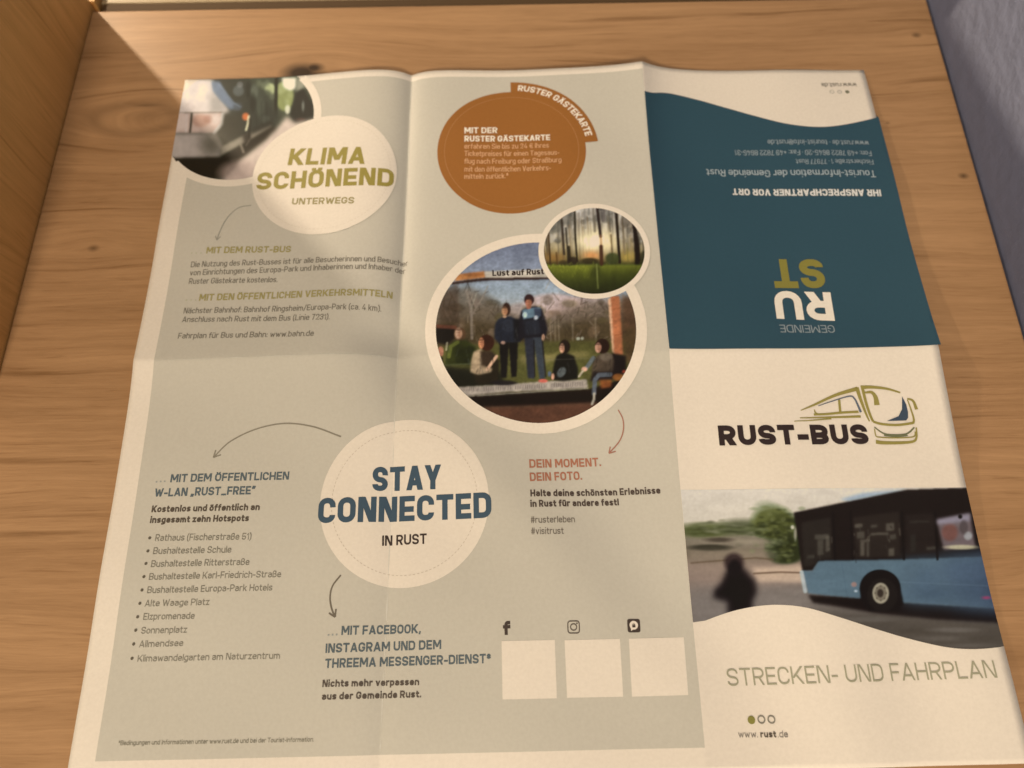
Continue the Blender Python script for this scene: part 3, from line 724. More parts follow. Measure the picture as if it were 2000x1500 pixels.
# --- people in the park
def paint_group():
    c = Canvas(820, 380, .32, 1500, 1500, (90, 80, 55))
    c.vgrad([(280, (100, 108, 130)), (460, (122, 130, 144)), (560, (140, 154, 162)), (660, (152, 158, 156)), (700, (116, 106, 92)), (1500, (60, 50, 30))])
    c.ell(820, 690, 190, 85, (196, 170, 160), 8, .85); c.ell(620, 720, 90, 60, (180, 160, 150), 8, .7); c.ell(1010, 700, 190, 80, (165, 140, 128), 10, .8)
    # bare trees
    c.poly([(80, 1100), (80, 640), (150, 590), (300, 560), (430, 620), (520, 700), (620, 740), (700, 800), (760, 760), (900, 700), (1020, 660), (1180, 650), (1400, 640), (1400, 1100)], (92, 78, 60), 6, .75)
    c.poly([(80, 1000), (80, 800), (300, 760), (560, 800), (780, 830), (1000, 760), (1200, 760), (1400, 760), (1400, 1000)], (66, 52, 30), 9, .85)
    r = random.Random(3)
    for _ in range(260):
        x = r.uniform(90, 1340); y = r.uniform(560, 890)
        if 430 < x < 760 and y < 700: continue
        k = r.random()
        c.line([(x, y), (x + r.uniform(-40, 40), y + r.uniform(-90, 60))], r.uniform(3, 8), (150, 130, 110) if k < .35 else (42, 32, 20), .8, .45)
    for _ in range(40):
        c.ell(r.uniform(100, 1330), r.uniform(640, 880), r.uniform(15, 50), r.uniform(12, 40), r.choice([(120, 95, 70), (45, 35, 18), (80, 70, 35), (140, 118, 100)]), 4, .4)
    c.line([(322, 880), (318, 700), (290, 590)], 16, (140, 125, 108), 1.5, .7); c.line([(320, 740), (380, 640), (420, 560)], 9, (140, 125, 108), 1, .6)
    c.line([(318, 700), (350, 600)], 8, (150, 140, 120), 1, .6)
    for x in (800, 828, 850, 935, 1075): c.line([(x, 760), (x + 4, 915)], 10, (128, 112, 88), 1.2, .6)
    # meadow
    c.poly([(80, 930), (560, 905), (1000, 890), (1400, 900), (1400, 1200), (80, 1200)], (80, 76, 36), 3, 1)
    c.poly([(600, 990), (1010, 960), (1060, 975), (900, 1010), (640, 1035)], (138, 124, 74), 4, .8)
    c.poly([(600, 1040), (1000, 1030), (1000, 1130), (600, 1140)], (84, 82, 38), 4, .8)
    c.ell(970, 880, 12, 10, (190, 190, 165), 1, .8); c.ell(995, 878, 9, 10, (190, 190, 165), 1, .8)
    # picture-frame structure
    c.poly([(120, 640), (190, 560), (240, 540), (245, 830), (130, 860)], (60, 42, 28), 3, .55)
    c.poly([(235, 487), (400, 468), (407, 508), (215, 530)], (172, 112, 62), 1.2); c.ell(330, 490, 60, 12, (120, 70, 35), 2, .6)
    c.poly([(398, 470), (780, 455), (790, 510), (405, 512)], (186, 172, 150), 1)
    c.poly([(205, 535), (400, 510), (800, 505), (800, 519), (400, 527), (190, 552)], (42, 24, 18), 1)
    c.poly([(1152, 640), (1172, 626), (1205, 980), (1178, 960)], (212, 165, 125), 1)
    c.poly([(1168, 618), (1222, 618), (1246, 980), (1190, 975)], (168, 100, 62), 1.2)
    c.line([(1185, 700), (1230, 690)], 6, (120, 66, 36), 1.5, .6); c.line([(1190, 860), (1240, 850)], 6, (120, 66, 36), 1.5, .6)
    c.poly([(1232, 620), (1400, 600), (1400, 1100), (1255, 1010)], (82, 56, 36), 4, .85)
    c.ell(1290, 900, 50, 90, (70, 55, 30), 5, .6)
    # stage
    c.poly([(60, 1040), (500, 1080), (520, 1160), (220, 1200), (100, 1180)], (20, 20, 12), 4)
    c.poly([(100, 800), (205, 800), (235, 860), (170, 920), (90, 900)], (14, 10, 8), 2)
    c.line([(100, 805), (220, 812)], 22, (105, 58, 40), 2, .8)
    c.poly([(205, 1178), (520, 1160), (780, 1140), (1022, 1128), (1030, 1182), (780, 1195), (520, 1205), (290, 1228)], (160, 146, 128), 1.2)
    for x0, x1, y0, y1 in ((220, 375, 1192, 1188), (395, 570, 1188, 1180), (590, 790, 1178, 1168), (808, 1010, 1166, 1156)):
        n = int((x1 - x0) / 14)
        for i in range(n):
            t = i / n; c.line([(x0 + (x1 - x0) * t, y0 + (y1 - y0) * t - 12), (x0 + (x1 - x0) * t + r.uniform(-3, 3), y0 + (y1 - y0) * t + 9)], 5, (80, 66, 60), 1, .55)
    c.line([(205, 1226), (300, 1232), (780, 1200), (1030, 1184)], 7, (206, 196, 168), 1, .7)
    c.poly([(220, 1232), (300, 1236), (1040, 1186), (1260, 1120), (1180, 1260), (1060, 1275), (700, 1290), (380, 1300), (240, 1260)], (18, 10, 7), 2)
    c.poly([(370, 1300), (700, 1288), (1080, 1268), (1120, 1300), (900, 1420), (500, 1420)], (84, 52, 36), 3)
    c.line([(345, 1240), (355, 1330)], 22, (20, 12, 8), 1)
    # navy jacket, standing
    c.poly([(488, 900), (548, 900), (534, 1120), (500, 1120)], (14, 12, 12), 1); c.poly([(545, 900), (603, 898), (594, 1112), (563, 1115)], (14, 12, 12), 1)
    c.poly([(478, 765), (520, 742), (562, 745), (612, 775), (618, 900), (486, 906), (458, 880), (462, 800)], (28, 32, 42), 1.2)
    c.ell(545, 800, 45, 38, (44, 48, 56), 3, .6); c.poly([(575, 760), (640, 760), (630, 890), (580, 900)], (14, 14, 18), 2)
    c.ell(534, 700, 24, 40, (48, 28, 20), 1); c.ell(522, 712, 17, 27, (188, 138, 96), 1.2); c.ell(522, 745, 12, 9, (180, 140, 105), 1)
    c.ell(512, 905, 14, 10, (160, 125, 105), 1.5)
    # tall one with blue yoke
    c.poly([(640, 860), (702, 862), (704, 1125), (662, 1120)], (38, 40, 48), 1); c.poly([(694, 862), (748, 858), (768, 1125), (735, 1130)], (52, 58, 64), 1.2)
    c.line([(700, 890), (706, 1110)], 8, (16, 14, 16), 1.2, .8); c.line([(752, 900), (772, 1110)], 10, (22, 20, 24), 1.5, .8)
    c.poly([(622, 710), (660, 690), (715, 682), (750, 700), (785, 820), (772, 870), (745, 870), (640, 876), (598, 890), (612, 760)], (20, 18, 24), 1.2)
    c.poly([(632, 704), (700, 690), (740, 692), (728, 760), (700, 750), (634, 762)], (84, 118, 132), 1); c.poly([(700, 690), (745, 700), (742, 745), (705, 742)], (48, 60, 82), 1.2)
    c.ell(645, 735, 14, 18, (170, 195, 200), 1.2); c.ell(712, 752, 12, 14, (178, 180, 180), 1.2)
    c.poly([(635, 770), (730, 765), (740, 850), (650, 860)], (34, 38, 46), 2, .8)
    c.ell(671, 642, 31, 34, (48, 26, 26), 1.2); c.ell(668, 663, 20, 24, (170, 108, 80), 1.5); c.ell(668, 690, 14, 10, (160, 100, 76), 1.5)
    c.ell(757, 872, 9, 20, (205, 155, 120), 1.2); c.ell(755, 1138, 28, 11, (196, 96, 78), 1.5)
    # green jacket seated far left
    c.ell(248, 855, 36, 42, (78, 54, 34), 1.5); c.ell(240, 850, 22, 34, (176, 140, 110), 2)
    c.poly([(176, 930), (215, 895), (290, 890), (340, 930), (350, 1035), (160, 1040)], (34, 44, 14), 2); c.line([(182, 990), (192, 930), (235, 902)], 22, (92, 100, 40), 2, .85)
    c.poly([(240, 930), (345, 930), (350, 1035), (210, 1035)], (20, 26, 9), 3, .7)
    c.ell(130, 960, 19, 32, (166, 112, 84), 1.5); c.ell(120, 1010, 25, 25, (16, 12, 10), 2); c.line([(170, 905), (165, 950)], 10, (200, 190, 150), 1.2, .7)
    c.line([(120, 1045), (480, 1025)], 5, (96, 96, 70), 1.2, .6)
    # beige pullover, crouching
    c.poly([(345, 1000), (490, 1010), (480, 1150), (350, 1160), (330, 1090)], (30, 24, 14), 1.5)
    c.poly([(332, 960), (380, 940), (410, 1000), (400, 1050), (445, 1060), (440, 1085), (360, 1100), (312, 1085), (318, 1010)], (168, 142, 108), 1.5)
    c.poly([(372, 955), (440, 950), (480, 1000), (440, 1040), (380, 1050)], (52, 38, 26), 2)
    c.ell(412, 905, 46, 50, (50, 24, 14), 1.5); c.ell(379, 908, 17, 33, (206, 136, 92), 1.2)
    c.line([(415, 1068), (438, 1035), (472, 988)], 18, (208, 164, 128), 1.2)
    c.ell(515, 1150, 80, 15, (24, 20, 22), 2, .9)
    # black jacket, sitting
    c.poly([(805, 1130), (822, 1040), (838, 985), (880, 960), (945, 985), (968, 1060), (970, 1125), (880, 1140)], (14, 13, 10), 1.5)
    c.ell(888, 928, 34, 42, (28, 18, 12), 1.5); c.ell(871, 938, 15, 29, (216, 162, 126), 1.2)
    c.ell(868, 1085, 24, 34, (92, 98, 94), 2.5, .8, 35); c.ell(815, 1112, 9, 20, (206, 152, 120), 1.2); c.ell(795, 1095, 10, 16, (74, 92, 116), 1.5)
    c.line([(770, 1010), (1150, 995)], 4, (110, 104, 84), 1, .5)
    # right one, leg hanging down
    c.poly([(1175, 965), (1262, 985), (1262, 1090), (1195, 1130), (1150, 1100)], (20, 13, 12), 2)
    c.poly([(1060, 1000), (1120, 965), (1168, 968), (1190, 1010), (1175, 1100), (1050, 1095)], (74, 60, 46), 2); c.ell(1140, 990, 40, 26, (112, 98, 80), 3, .6)
    c.ell(1118, 925, 44, 46, (36, 18, 12), 1.5); c.ell(1092, 935, 19, 30, (214, 158, 126), 1.2)
    c.line([(1062, 998), (1040, 1030), (1015, 1065)], 24, (84, 104, 100), 1.5); c.ell(1008, 1066, 18, 14, (212, 160, 130), 1.2); c.line([(1000, 1075), (975, 1110)], 13, (176, 160, 130), 1.5)
    c.poly([(1060, 1080), (1180, 1080), (1185, 1130), (1040, 1140)], (26, 18, 18), 2)
    c.line([(1165, 1098), (1095, 1102), (1072, 1130), (1066, 1215)], 26, (80, 84, 88), 1.5); c.line([(1068, 1215), (1066, 1250), (1054, 1278)], 15, (176, 164, 140), 1.2)
    c.poly([(1100, 1130), (1175, 1130), (1170, 1175), (1110, 1185)], (138, 74, 34), 2, .9); c.ell(1215, 1115, 36, 22, (142, 84, 36), 3, .8); c.ell(1250, 1080, 12, 10, (170, 60, 36), 2, .7)
    for (x, y, w_, h_) in ((545, 820, 60, 70), (690, 800, 70, 80), (250, 960, 70, 50), (390, 1020, 60, 60), (890, 1050, 60, 60), (1120, 1030, 60, 50)):
        for _ in range(9):
            xx, yy = x + r.uniform(-w_, w_), y + r.uniform(-h_, h_)
            c.line([(xx, yy), (xx + r.uniform(-14, 14), yy + r.uniform(14, 44))], r.uniform(4, 8), r.choice([(12, 11, 10), (74, 72, 66), (20, 18, 16)]), 1.2, .32)
    for (x, y, q_) in ((522, 712, 1), (668, 663, 1.2), (379, 908, 1), (871, 938, .9), (1092, 935, 1), (240, 850, 1.2)):
        c.ell(x + 7 * q_, y + 4, 8 * q_, 22 * q_, (120, 76, 52), 1.5, .5); c.ell(x - 3, y + 9 * q_, 7 * q_, 3, (110, 62, 48), 1, .5)
        c.ell(x - 4, y - 5 * q_, 9 * q_, 3, (84, 54, 40), 1, .55); c.ell(x, y - 20 * q_, 15 * q_, 6, (46, 28, 20), 1.5, .6)
    c.noise(.16, 60, 40); c.noise(.16, 12, 10); c.blur(.6)
    return c
cg, rg_out = circle_fit(827, 1267, 459, 845); cg2, rg_in = circle_fit(848, 1245.6, 476, 824)
X, Y = gridded(cg[0] - rg_in - 1, cg[0] + rg_in + 1, cg[1] - rg_in - 1, cg[1] + rg_in + 1, .40)
pg = photo("photo_print", paint_group(), lambda x, y: np.hypot(x - cg[0], y - cg[1]) < rg_in + .9, X, Y, 2, label="round printed photo of people on an outdoor stage in a park")
decal("photo_rim", ringp(cg, rg_in, rg_out, 120), 3, PAPER, label="white rim of the park photo")
text("banner_lettering", "Lust auf Rust", (961, 539.5), (1062, 536), 12, (40, 26, 22), .2, 3, pg)

# --- forest at sunrise
def paint_forest():
    c = Canvas(1040, 390, .13333 * 1, 1800, 1500, (170, 160, 140))
    c.vgrad([(100, (186, 176, 160)), (450, (176, 162, 138)), (700, (168, 150, 110)), (880, (110, 96, 52)), (935, (50, 48, 22)), (975, (96, 112, 34)), (1060, (74, 92, 26)), (1200, (40, 56, 18)), (1400, (20, 28, 10))])
    r = random.Random(9)
    for _ in range(230):
        x, y = r.uniform(130, 1680), r.uniform(120, 620)
        if 650 < x < 1250 and y > 330: continue
        c.ell(x, y, r.uniform(14, 55), r.uniform(20, 80), r.choice([(112, 106, 94), (84, 80, 70), (206, 196, 180), (60, 58, 48), (140, 130, 114)]), 1.5, .42)
    c.ell(330, 380, 130, 110, (66, 66, 56), 6, .55); c.ell(1370, 330, 80, 90, (72, 62, 50), 5, .6); c.ell(480, 300, 120, 70, (80, 76, 66), 5, .5)
    for _ in range(46):
        x = r.uniform(150, 1670); w_ = r.uniform(8, 24)
        c.line([(x, r.uniform(130, 420)), (x + r.uniform(10, 50), r.uniform(800, 950))], w_, r.choice([(74, 66, 54), (110, 98, 80), (54, 44, 32), (92, 70, 40)]), 1.5, .5)
    c.glow(930, 600, 260, 180, (254, 232, 176), .95); c.glow(900, 630, 150, 95, (255, 240, 190), .85)
    c.glow(1120, 640, 140, 130, (250, 224, 165), .7)
    c.glow(880, 820, 130, 70, (226, 150, 84), .85); c.glow(300, 850, 200, 80, (150, 104, 48), .7); c.glow(1410, 840, 140, 90, (176, 146, 66), .8)
    for x, y0, y1, w, col_, al in ((160, 500, 950, 30, (70, 50, 30), .7), (240, 470, 970, 24, (52, 34, 18), .9), (360, 780, 950, 22, (70, 44, 18), .7), (440, 300, 800, 34, (44, 34, 26), .85), (500, 420, 960, 26, (40, 34, 24), .85),
                                   (900, 140, 460, 36, (92, 82, 66), .6), (1040, 140, 300, 60, (90, 80, 74), .6), (1130, 160, 470, 22, (80, 74, 62), .6), (1340, 380, 800, 22, (110, 92, 66), .5), (1160, 520, 900, 26, (84, 64, 34), .7),
                                   (770, 140, 420, 26, (120, 112, 98), .5), (1440, 520, 900, 20, (130, 110, 70), .5), (1390, 640, 930, 18, (100, 90, 40), .5)):
        c.line([(x, y0), (x + (y1 - y0) * .07, y1)], w, col_, 1.5, al)
    c.line([(630, 180), (640, 560), (668, 950)], 28, (34, 28, 16), 1.2, .95)
    c.line([(960, 140), (990, 380), (1008, 540)], 44, (38, 26, 22), 1.2, .95); c.line([(1008, 530), (1018, 700)], 34, (150, 96, 56), 2.5, .6); c.line([(1015, 690), (1022, 950)], 56, (62, 34, 20), 2.2, .95)
    c.line([(1235, 175), (1262, 560), (1288, 920)], 42, (34, 24, 16), 1.2, 1); c.poly([(1465, 350), (1530, 350), (1580, 700), (1600, 950), (1510, 950), (1500, 650)], (24, 14, 10), 1.2)
    c.line([(540, 700), (560, 950)], 46, (30, 24, 14), 2, .9); c.ell(600, 900, 80, 60, (34, 24, 16), 3, .8); c.ell(1640, 850, 50, 100, (34, 32, 16), 3, .8)
    c.ell(850, 900, 130, 45, (40, 34, 16), 3, .85); c.ell(1180, 860, 100, 80, (48, 58, 24), 4, .8); c.ell(460, 930, 60, 40, (50, 40, 20), 3, .6)
    for _ in range(150):
        x, y = r.uniform(200, 1650), r.uniform(940, 1340)
        b_ = (1 - (y - 940) / 450) * (1.15 - abs(x - 500) / 1700)
        c.line([(x, y), (x + r.uniform(-20, 20), y - r.uniform(15, 50))], r.uniform(8, 20), (150 * b_ + 10, 158 * b_ + 12, 50 * b_ + 5), 1, .35)
    c.poly([(900, 960), (1000, 960), (1000, 1150), (850, 1130)], (20, 34, 12), 4, .6); c.line([(950, 950), (962, 1200), (970, 1300)], 22, (150, 160, 84), 1.5, .6)
    c.poly([(960, 1050), (1700, 1000), (1600, 1400), (900, 1400)], (20, 36, 12), 12, .45)
    c.noise(.14, 60, 120); c.blur(.55)
    return c
cf, rf_out = circle_fit(1048, 1272, 400.7, 582); _, rf_in = circle_fit(1060, 1263, 408.5, 571)
X, Y = gridded(cf[0] - rf_in - 1, cf[0] + rf_in + 1, cf[1] - rf_in - 1, cf[1] + rf_in + 1, .30)
photo("photo_print", paint_forest(), lambda x, y: np.hypot(x - cf[0], y - cf[1]) < rf_in + .8, X, Y, 4, label="small round printed photo of sunrise between forest trunks")
decal("photo_rim", ringp(cf, rf_in, rf_out, 110), 5, PAPER, label="white rim of the forest photo")

# --- silver bus in the street, top left corner
def paint_street():
    c = Canvas(340, 150, .15, 2000, 1600, (38, 40, 28))
    c.poly([(1000, 0), (1900, 0), (1900, 600), (1000, 600)], (60, 66, 48), 10)
    c.ell(1260, 170, 70, 80, (176, 188, 132), 3, .9); c.ell(1180, 330, 140, 160, (50, 58, 44), 6, .8); c.ell(1450, 260, 120, 190, (128, 144, 84), 4, .95); c.ell(1420, 150, 70, 70, (150, 160, 104), 4, .7)
    c.poly([(1415, 20), (1605, 20), (1595, 160), (1520, 190), (1440, 140)], (244, 230, 198), 2); c.poly([(1610, 20), (1760, 20), (1700, 180), (1600, 200)], (150, 145, 120), 3)
    c.poly([(1595, 215), (1700, 150), (1830, 380), (1830, 560), (1575, 612), (1515, 520)], (24, 24, 18), 2); c.ell(1692, 390, 16, 70, (150, 150, 132), 2, .7); c.ell(1660, 560, 60, 25, (80, 50, 40), 3, .6)
    c.ell(1490, 430, 34, 60, (214, 205, 170), 2, .9); c.line([(1345, 20), (1335, 520)], 44, (24, 24, 14), 1.5)
    c.poly([(600, 60), (1000, 60), (1330, 440), (1400, 520), (1330, 640), (900, 800), (640, 920), (640, 500)], (44, 46, 36), 5)
    c.ell(850, 190, 70, 70, (92, 98, 92), 4, .7); c.ell(870, 110, 40, 40, (120, 118, 110), 3, .7); c.ell(980, 180, 34, 110, (24, 28, 20), 3, .8); c.ell(1060, 200, 50, 90, (82, 94, 76), 5, .8)
    c.ell(1130, 380, 60, 150, (66, 76, 60), 6, .6); c.ell(1040, 350, 40, 120, (24, 26, 18), 4, .7); c.ell(1200, 560, 60, 50, (74, 80, 66), 4, .5)
    # front of the bus
    c.poly([(0, 40), (520, 40), (560, 220), (700, 390), (740, 480), (660, 520), (0, 520)], (214, 196, 178), 3)
    c.poly([(480, 60), (520, 200), (640, 330), (720, 470), (470, 480), (450, 300)], (138, 132, 120), 10, .8); c.ell(230, 400, 60, 60, (190, 172, 158), 6, .5)
    c.poly([(500, 70), (605, 70), (700, 230), (780, 340), (880, 400), (860, 440), (740, 430), (620, 310), (520, 190)], (104, 122, 140), 2); c.ell(840, 390, 60, 50, (70, 78, 84), 4, .6)
    c.line([(150, 480), (650, 470)], 16, (120, 104, 88), 1.5, .8)
    c.poly([(0, 490), (665, 475), (650, 620), (560, 745), (0, 740)], (196, 166, 146), 2); c.ell(360, 580, 110, 80, (176, 132, 108), 6, .8); c.ell(450, 560, 60, 50, (160, 112, 90), 5, .6)
    c.line([(650, 480), (632, 620), (535, 740)], 42, (214, 204, 188), 2, .9); c.line([(245, 490), (222, 725)], 24, (66, 60, 46), 1.5); c.line([(180, 500), (170, 720)], 26, (214, 196, 180), 2, .8)
    c.poly([(660, 480), (900, 480), (900, 800), (620, 960), (560, 760), (640, 640)], (48, 46, 34), 4)
    c.poly([(0, 745), (560, 745), (640, 900), (610, 1060), (0, 1090)], (170, 154, 138), 3); c.poly([(380, 745), (600, 745), (650, 900), (620, 1040), (360, 1020)], (84, 78, 62), 10, .85)
    c.poly([(630, 920), (900, 775), (1275, 622), (1300, 690), (960, 860), (620, 1035)], (140, 128, 106), 2)
    c.poly([(900, 760), (1020, 720), (1000, 860), (940, 900)], (30, 24, 16), 3, .9)
    c.ell(945, 525, 46, 50, (196, 104, 54), 2.5); c.line([(985, 520), (972, 620), (950, 700)], 26, (216, 204, 160), 1.5); c.line([(1000, 560), (990, 800)], 26, (20, 16, 10), 1.5, .8)
    c.poly([(20, 1065), (300, 1060), (620, 1050), (900, 890), (1300, 640), (1345, 690), (1200, 830), (900, 1060), (720, 1290), (560, 1330), (0, 1300), (0, 1070)], (28, 22, 12), 2.5)
    c.poly([(1010, 700), (1290, 560), (1300, 640), (1020, 760)], (30, 28, 20), 3, .8)
    for x in (1080, 1150, 1215): c.line([(x, 330), (x + 6, 640)], 9, (26, 28, 20), 2, .6)
    c.poly([(700, 470), (905, 300), (905, 420), (760, 520)], (56, 60, 52), 5, .5); c.line([(600, 100), (700, 230), (790, 345), (880, 400)], 10, (150, 170, 186), 2, .6)
    c.line([(0, 470), (200, 474), (655, 470)], 8, (92, 80, 66), 1.5, .8); c.poly([(0, 500), (200, 498), (190, 700), (0, 720)], (198, 176, 158), 3, .8)
    c.ell(410, 240, 60, 150, (228, 208, 188), 16, .7); c.line([(240, 480), (218, 728)], 18, (52, 46, 34), 1.5); c.ell(560, 560, 60, 70, (214, 196, 176), 8, .6)
    for x, y, a_ in ((1180, 120, .7), (1230, 90, .6), (1400, 200, .6), (1480, 330, .7), (1520, 240, .6), (1120, 90, .5), (1290, 260, .5)): c.ell(x, y, 34, 44, (150, 158, 104) if x > 1350 else (104, 112, 84), 4, a_)
    c.line([(880, 890), (915, 985)], 34, (140, 126, 104), 2, .8); c.line([(950, 900), (990, 840)], 20, (96, 86, 70), 2, .7)
    c.poly([(1340, 690), (1480, 510), (1585, 606), (1900, 540), (1900, 1500), (500, 1500), (720, 1295), (900, 1065), (1200, 835)], (206, 182, 158), 4)
    c.ell(900, 1270, 300, 180, (176, 150, 132), 14, .7)
    c.noise(.08, 90, 90); c.blur(1.0)
    return c
pts = [P(*q) for q in [(587, 158), (603, 183), (612, 212), (610, 235), (429, 352), (455, 352), (395, 341), (352, 319)]]
A = np.array([[2 * p[0], 2 * p[1], 1] for p in pts]); bb = np.array([p @ p for p in pts]); so = np.linalg.lstsq(A, bb, rcond=None)[0]
cs = so[:2]; rs = math.sqrt(so[2] + cs @ cs)
print("street circle", cs, rs)
ys_ = np.arange(cs[1] - rs - 1, 258.4, .36); ys_ = np.append(ys_, 258.38)
us_ = np.linspace(0, 1, 190)
Yg, Ug = np.meshgrid(ys_, us_, indexing='xy'); Yg = np.ascontiguousarray(Yg); Xl = edge_left(Yg) + .02; Xg = Xl + Ug * (cs[0] + rs + 1 - Xl)
photo("photo_print", paint_street(), lambda x, y: np.hypot(x - cs[0], y - cs[1]) < rs + .8, Xg, Yg, 2, label="printed photo of a silver bus in the leaflet's corner")
# its white rim: only the arc that lies on the sheet
rim = [q for q in ringp(cs, rs, rs + 3.4, 180, -math.pi * 1.02, math.pi * .45) if all(p[0] > float(edge_left(p[1])) + .05 and p[1] < 258.3 for p in q)]
decal("photo_rim", rim, 3, PAPER, label="white arc rim of the corner photo")

# --- blue bus on the cover
def paint_cover():
    c = Canvas(1320, 940, .34, 2000, 1059, (130, 112, 96))
    c.vgrad([(0, (214, 200, 178)), (230, (206, 192, 168)), (280, (150, 140, 112)), (330, (118, 108, 88)), (420, (112, 98, 78)), (480, (140, 120, 102)), (560, (138, 118, 102)), (620, (122, 108, 96)), (1059, (104, 94, 84))])
    c.ell(180, 280, 160, 42, (84, 90, 48), 10, .9); c.ell(150, 290, 110, 24, (60, 64, 30), 6, .7); c.ell(380, 262, 130, 45, (84, 86, 58), 12, .9)
    c.ell(560, 235, 120, 95, (74, 90, 42), 14, .95); c.ell(620, 290, 110, 100, (48, 62, 26), 12, .9); c.ell(630, 400, 110, 75, (30, 42, 16), 8, .95); c.ell(520, 140, 60, 30, (110, 122, 84), 8, .4)
    r = random.Random(8)
    for _ in range(170):
        x, y = r.gauss(590, 75), r.gauss(300, 75)
        if y > 455 or y < 140: continue
        c.ell(x, y, r.uniform(8, 26), r.uniform(5, 14), r.choice([(88, 104, 56), (30, 42, 18), (58, 72, 34), (104, 116, 72), (24, 34, 14)]), 3, .45)
    for _ in range(60):
        x, y = r.uniform(90, 520), r.gauss(272, 18)
        c.ell(x, y, r.uniform(14, 40), r.uniform(4, 9), r.choice([(66, 74, 38), (98, 104, 66), (50, 54, 28), (120, 118, 88)]), 3, .45)
    c.ell(330, 350, 240, 30, (132, 118, 98), 8, .7); c.ell(250, 335, 75, 13, (66, 56, 44), 4, .9); c.ell(200, 380, 120, 18, (46, 42, 30), 4, .95); c.ell(420, 345, 90, 14, (150, 136, 112), 5, .6)
    c.poly([(80, 400), (560, 395), (600, 440), (80, 450)], (150, 132, 110), 6, .6); c.line([(90, 468), (460, 438), (560, 448)], 9, (92, 74, 54), 2, .8)
    c.poly([(440, 492), (760, 478), (760, 580), (470, 575)], (186, 160, 134), 4); c.line([(450, 528), (600, 520), (760, 524)], 10, (104, 82, 62), 2, .9)
    c.poly([(80, 640), (740, 600), (1000, 700), (1940, 800), (2000, 1059), (80, 1059)], (118, 108, 98), 10, .9)
    c.poly([(700, 730), (1900, 790), (1980, 1059), (1300, 1000), (1000, 840)], (76, 68, 58), 10, .95)
    for x, y, rx, ry, g in ((1100, 790, 140, 14, 96), (1400, 860, 120, 16, 60), (1600, 850, 130, 14, 104), (1550, 900, 160, 14, 88), (1750, 900, 120, 16, 62), (1250, 830, 90, 12, 70), (1700, 940, 120, 10, 92)):
        c.ell(x, y, rx, ry, (g + 8, g, g - 10), 5, .6)
    # walker
    c.ell(335, 462, 55, 50, (40, 26, 26), 9, .85); c.poly([(290, 520), (310, 470), (370, 470), (410, 520), (455, 570), (468, 630), (440, 690), (440, 740), (300, 770), (300, 690), (215, 668), (225, 620), (260, 590)], (14, 8, 10), 5.5)
    c.ell(340, 500, 34, 50, (16, 10, 12), 5)
    # bus
    c.poly([(760, 650), (1100, 665), (1300, 690), (1900, 720), (1920, 812), (1500, 790), (1150, 755), (900, 712), (790, 696)], (20, 12, 10), 3)
    c.poly([(945, 102), (1070, 66), (1340, 42), (1230, 78), (1010, 118)], (150, 168, 174), 2.5); c.line([(1000, 112), (1280, 60)], 9, (220, 226, 220), 1.5, .8)
    c.poly([(678, 178), (860, 140), (1240, 62), (1330, 45), (1760, 30), (1830, 450), (820, 465), (788, 512), (728, 515), (706, 360)], (24, 16, 13), 1.5)
    c.poly([(728, 510), (786, 512), (822, 455), (1300, 446), (1830, 428), (1900, 730), (1300, 692), (1100, 672), (860, 652), (762, 640)], (76, 108, 122), 1.5)
    c.poly([(1300, 448), (1830, 428), (1900, 730), (1300, 692)], (68, 96, 114), 14, .8); c.poly([(1560, 440), (1830, 430), (1900, 730), (1620, 715)], (54, 78, 104), 16, .8)
    c.poly([(1740, 430), (1840, 430), (1910, 735), (1790, 720)], (48, 68, 98), 12, .7); c.ell(1480, 640, 110, 46, (52, 78, 102), 24, .6); c.ell(1440, 560, 60, 50, (64, 94, 118), 20, .5); c.ell(1640, 520, 120, 44, (72, 100, 128), 26, .5)
    c.line([(1280, 575), (1850, 600)], 4, (100, 130, 148), 1.5, .4); c.line([(955, 470), (985, 655)], 4, (60, 92, 108), 1, .6)
    c.line([(724, 520), (745, 630)], 22, (168, 180, 176), 1.5, .8)
    # side windows
    r = random.Random(5)
    for q, cc, al in (([(722, 235), (890, 205), (900, 440), (818, 448), (790, 480), (738, 490)], (40, 34, 28), .8), ([(1020, 205), (1285, 170), (1290, 430), (1040, 436)], (40, 32, 26), .8), ([(1320, 190), (1480, 180), (1500, 405), (1330, 415)], (34, 26, 22), .8)):
        c.poly(q, cc, 2, al)
    for x0, y0, x1, y1, g_ in ((800, 300, 880, 330, 92), (815, 330, 850, 420, 84), (862, 310, 884, 400, 100), (755, 420, 800, 440, 70), (1030, 240, 1075, 262, 112), (1040, 285, 1085, 325, 92), (1060, 330, 1115, 345, 104), (1062, 345, 1085, 425, 112), (1098, 345, 1112, 430, 96),
                               (1120, 245, 1160, 262, 88), (1120, 290, 1225, 305, 104), (1210, 235, 1255, 280, 104), (1228, 300, 1268, 330, 84), (1225, 380, 1255, 425, 108), (1345, 222, 1460, 232, 66), (1440, 370, 1500, 388, 82), (1350, 300, 1380, 400, 44)):
        c.poly([(x0, y0 + 4), (x1, y0), (x1, y1), (x0, y1 + 3)], (g_, g_ * .93, g_ * .78), 1.6, .62)
    for _ in range(26):
        x, y = r.choice([(850, 340), (1070, 350), (1240, 340)]); x += r.uniform(-50, 50); y += r.uniform(-110, 85)
        c.line([(x, y), (x + r.uniform(-8, 8), y + r.uniform(10, 40))], r.uniform(4, 9), r.choice([(20, 14, 12), (110, 102, 84), (70, 64, 54)]), 1.2, .45)
    for x in (905, 1005, 1300, 1492): c.line([(x, 175), (x + 12, 445)], 14, (16, 10, 9), 1.5, .85)
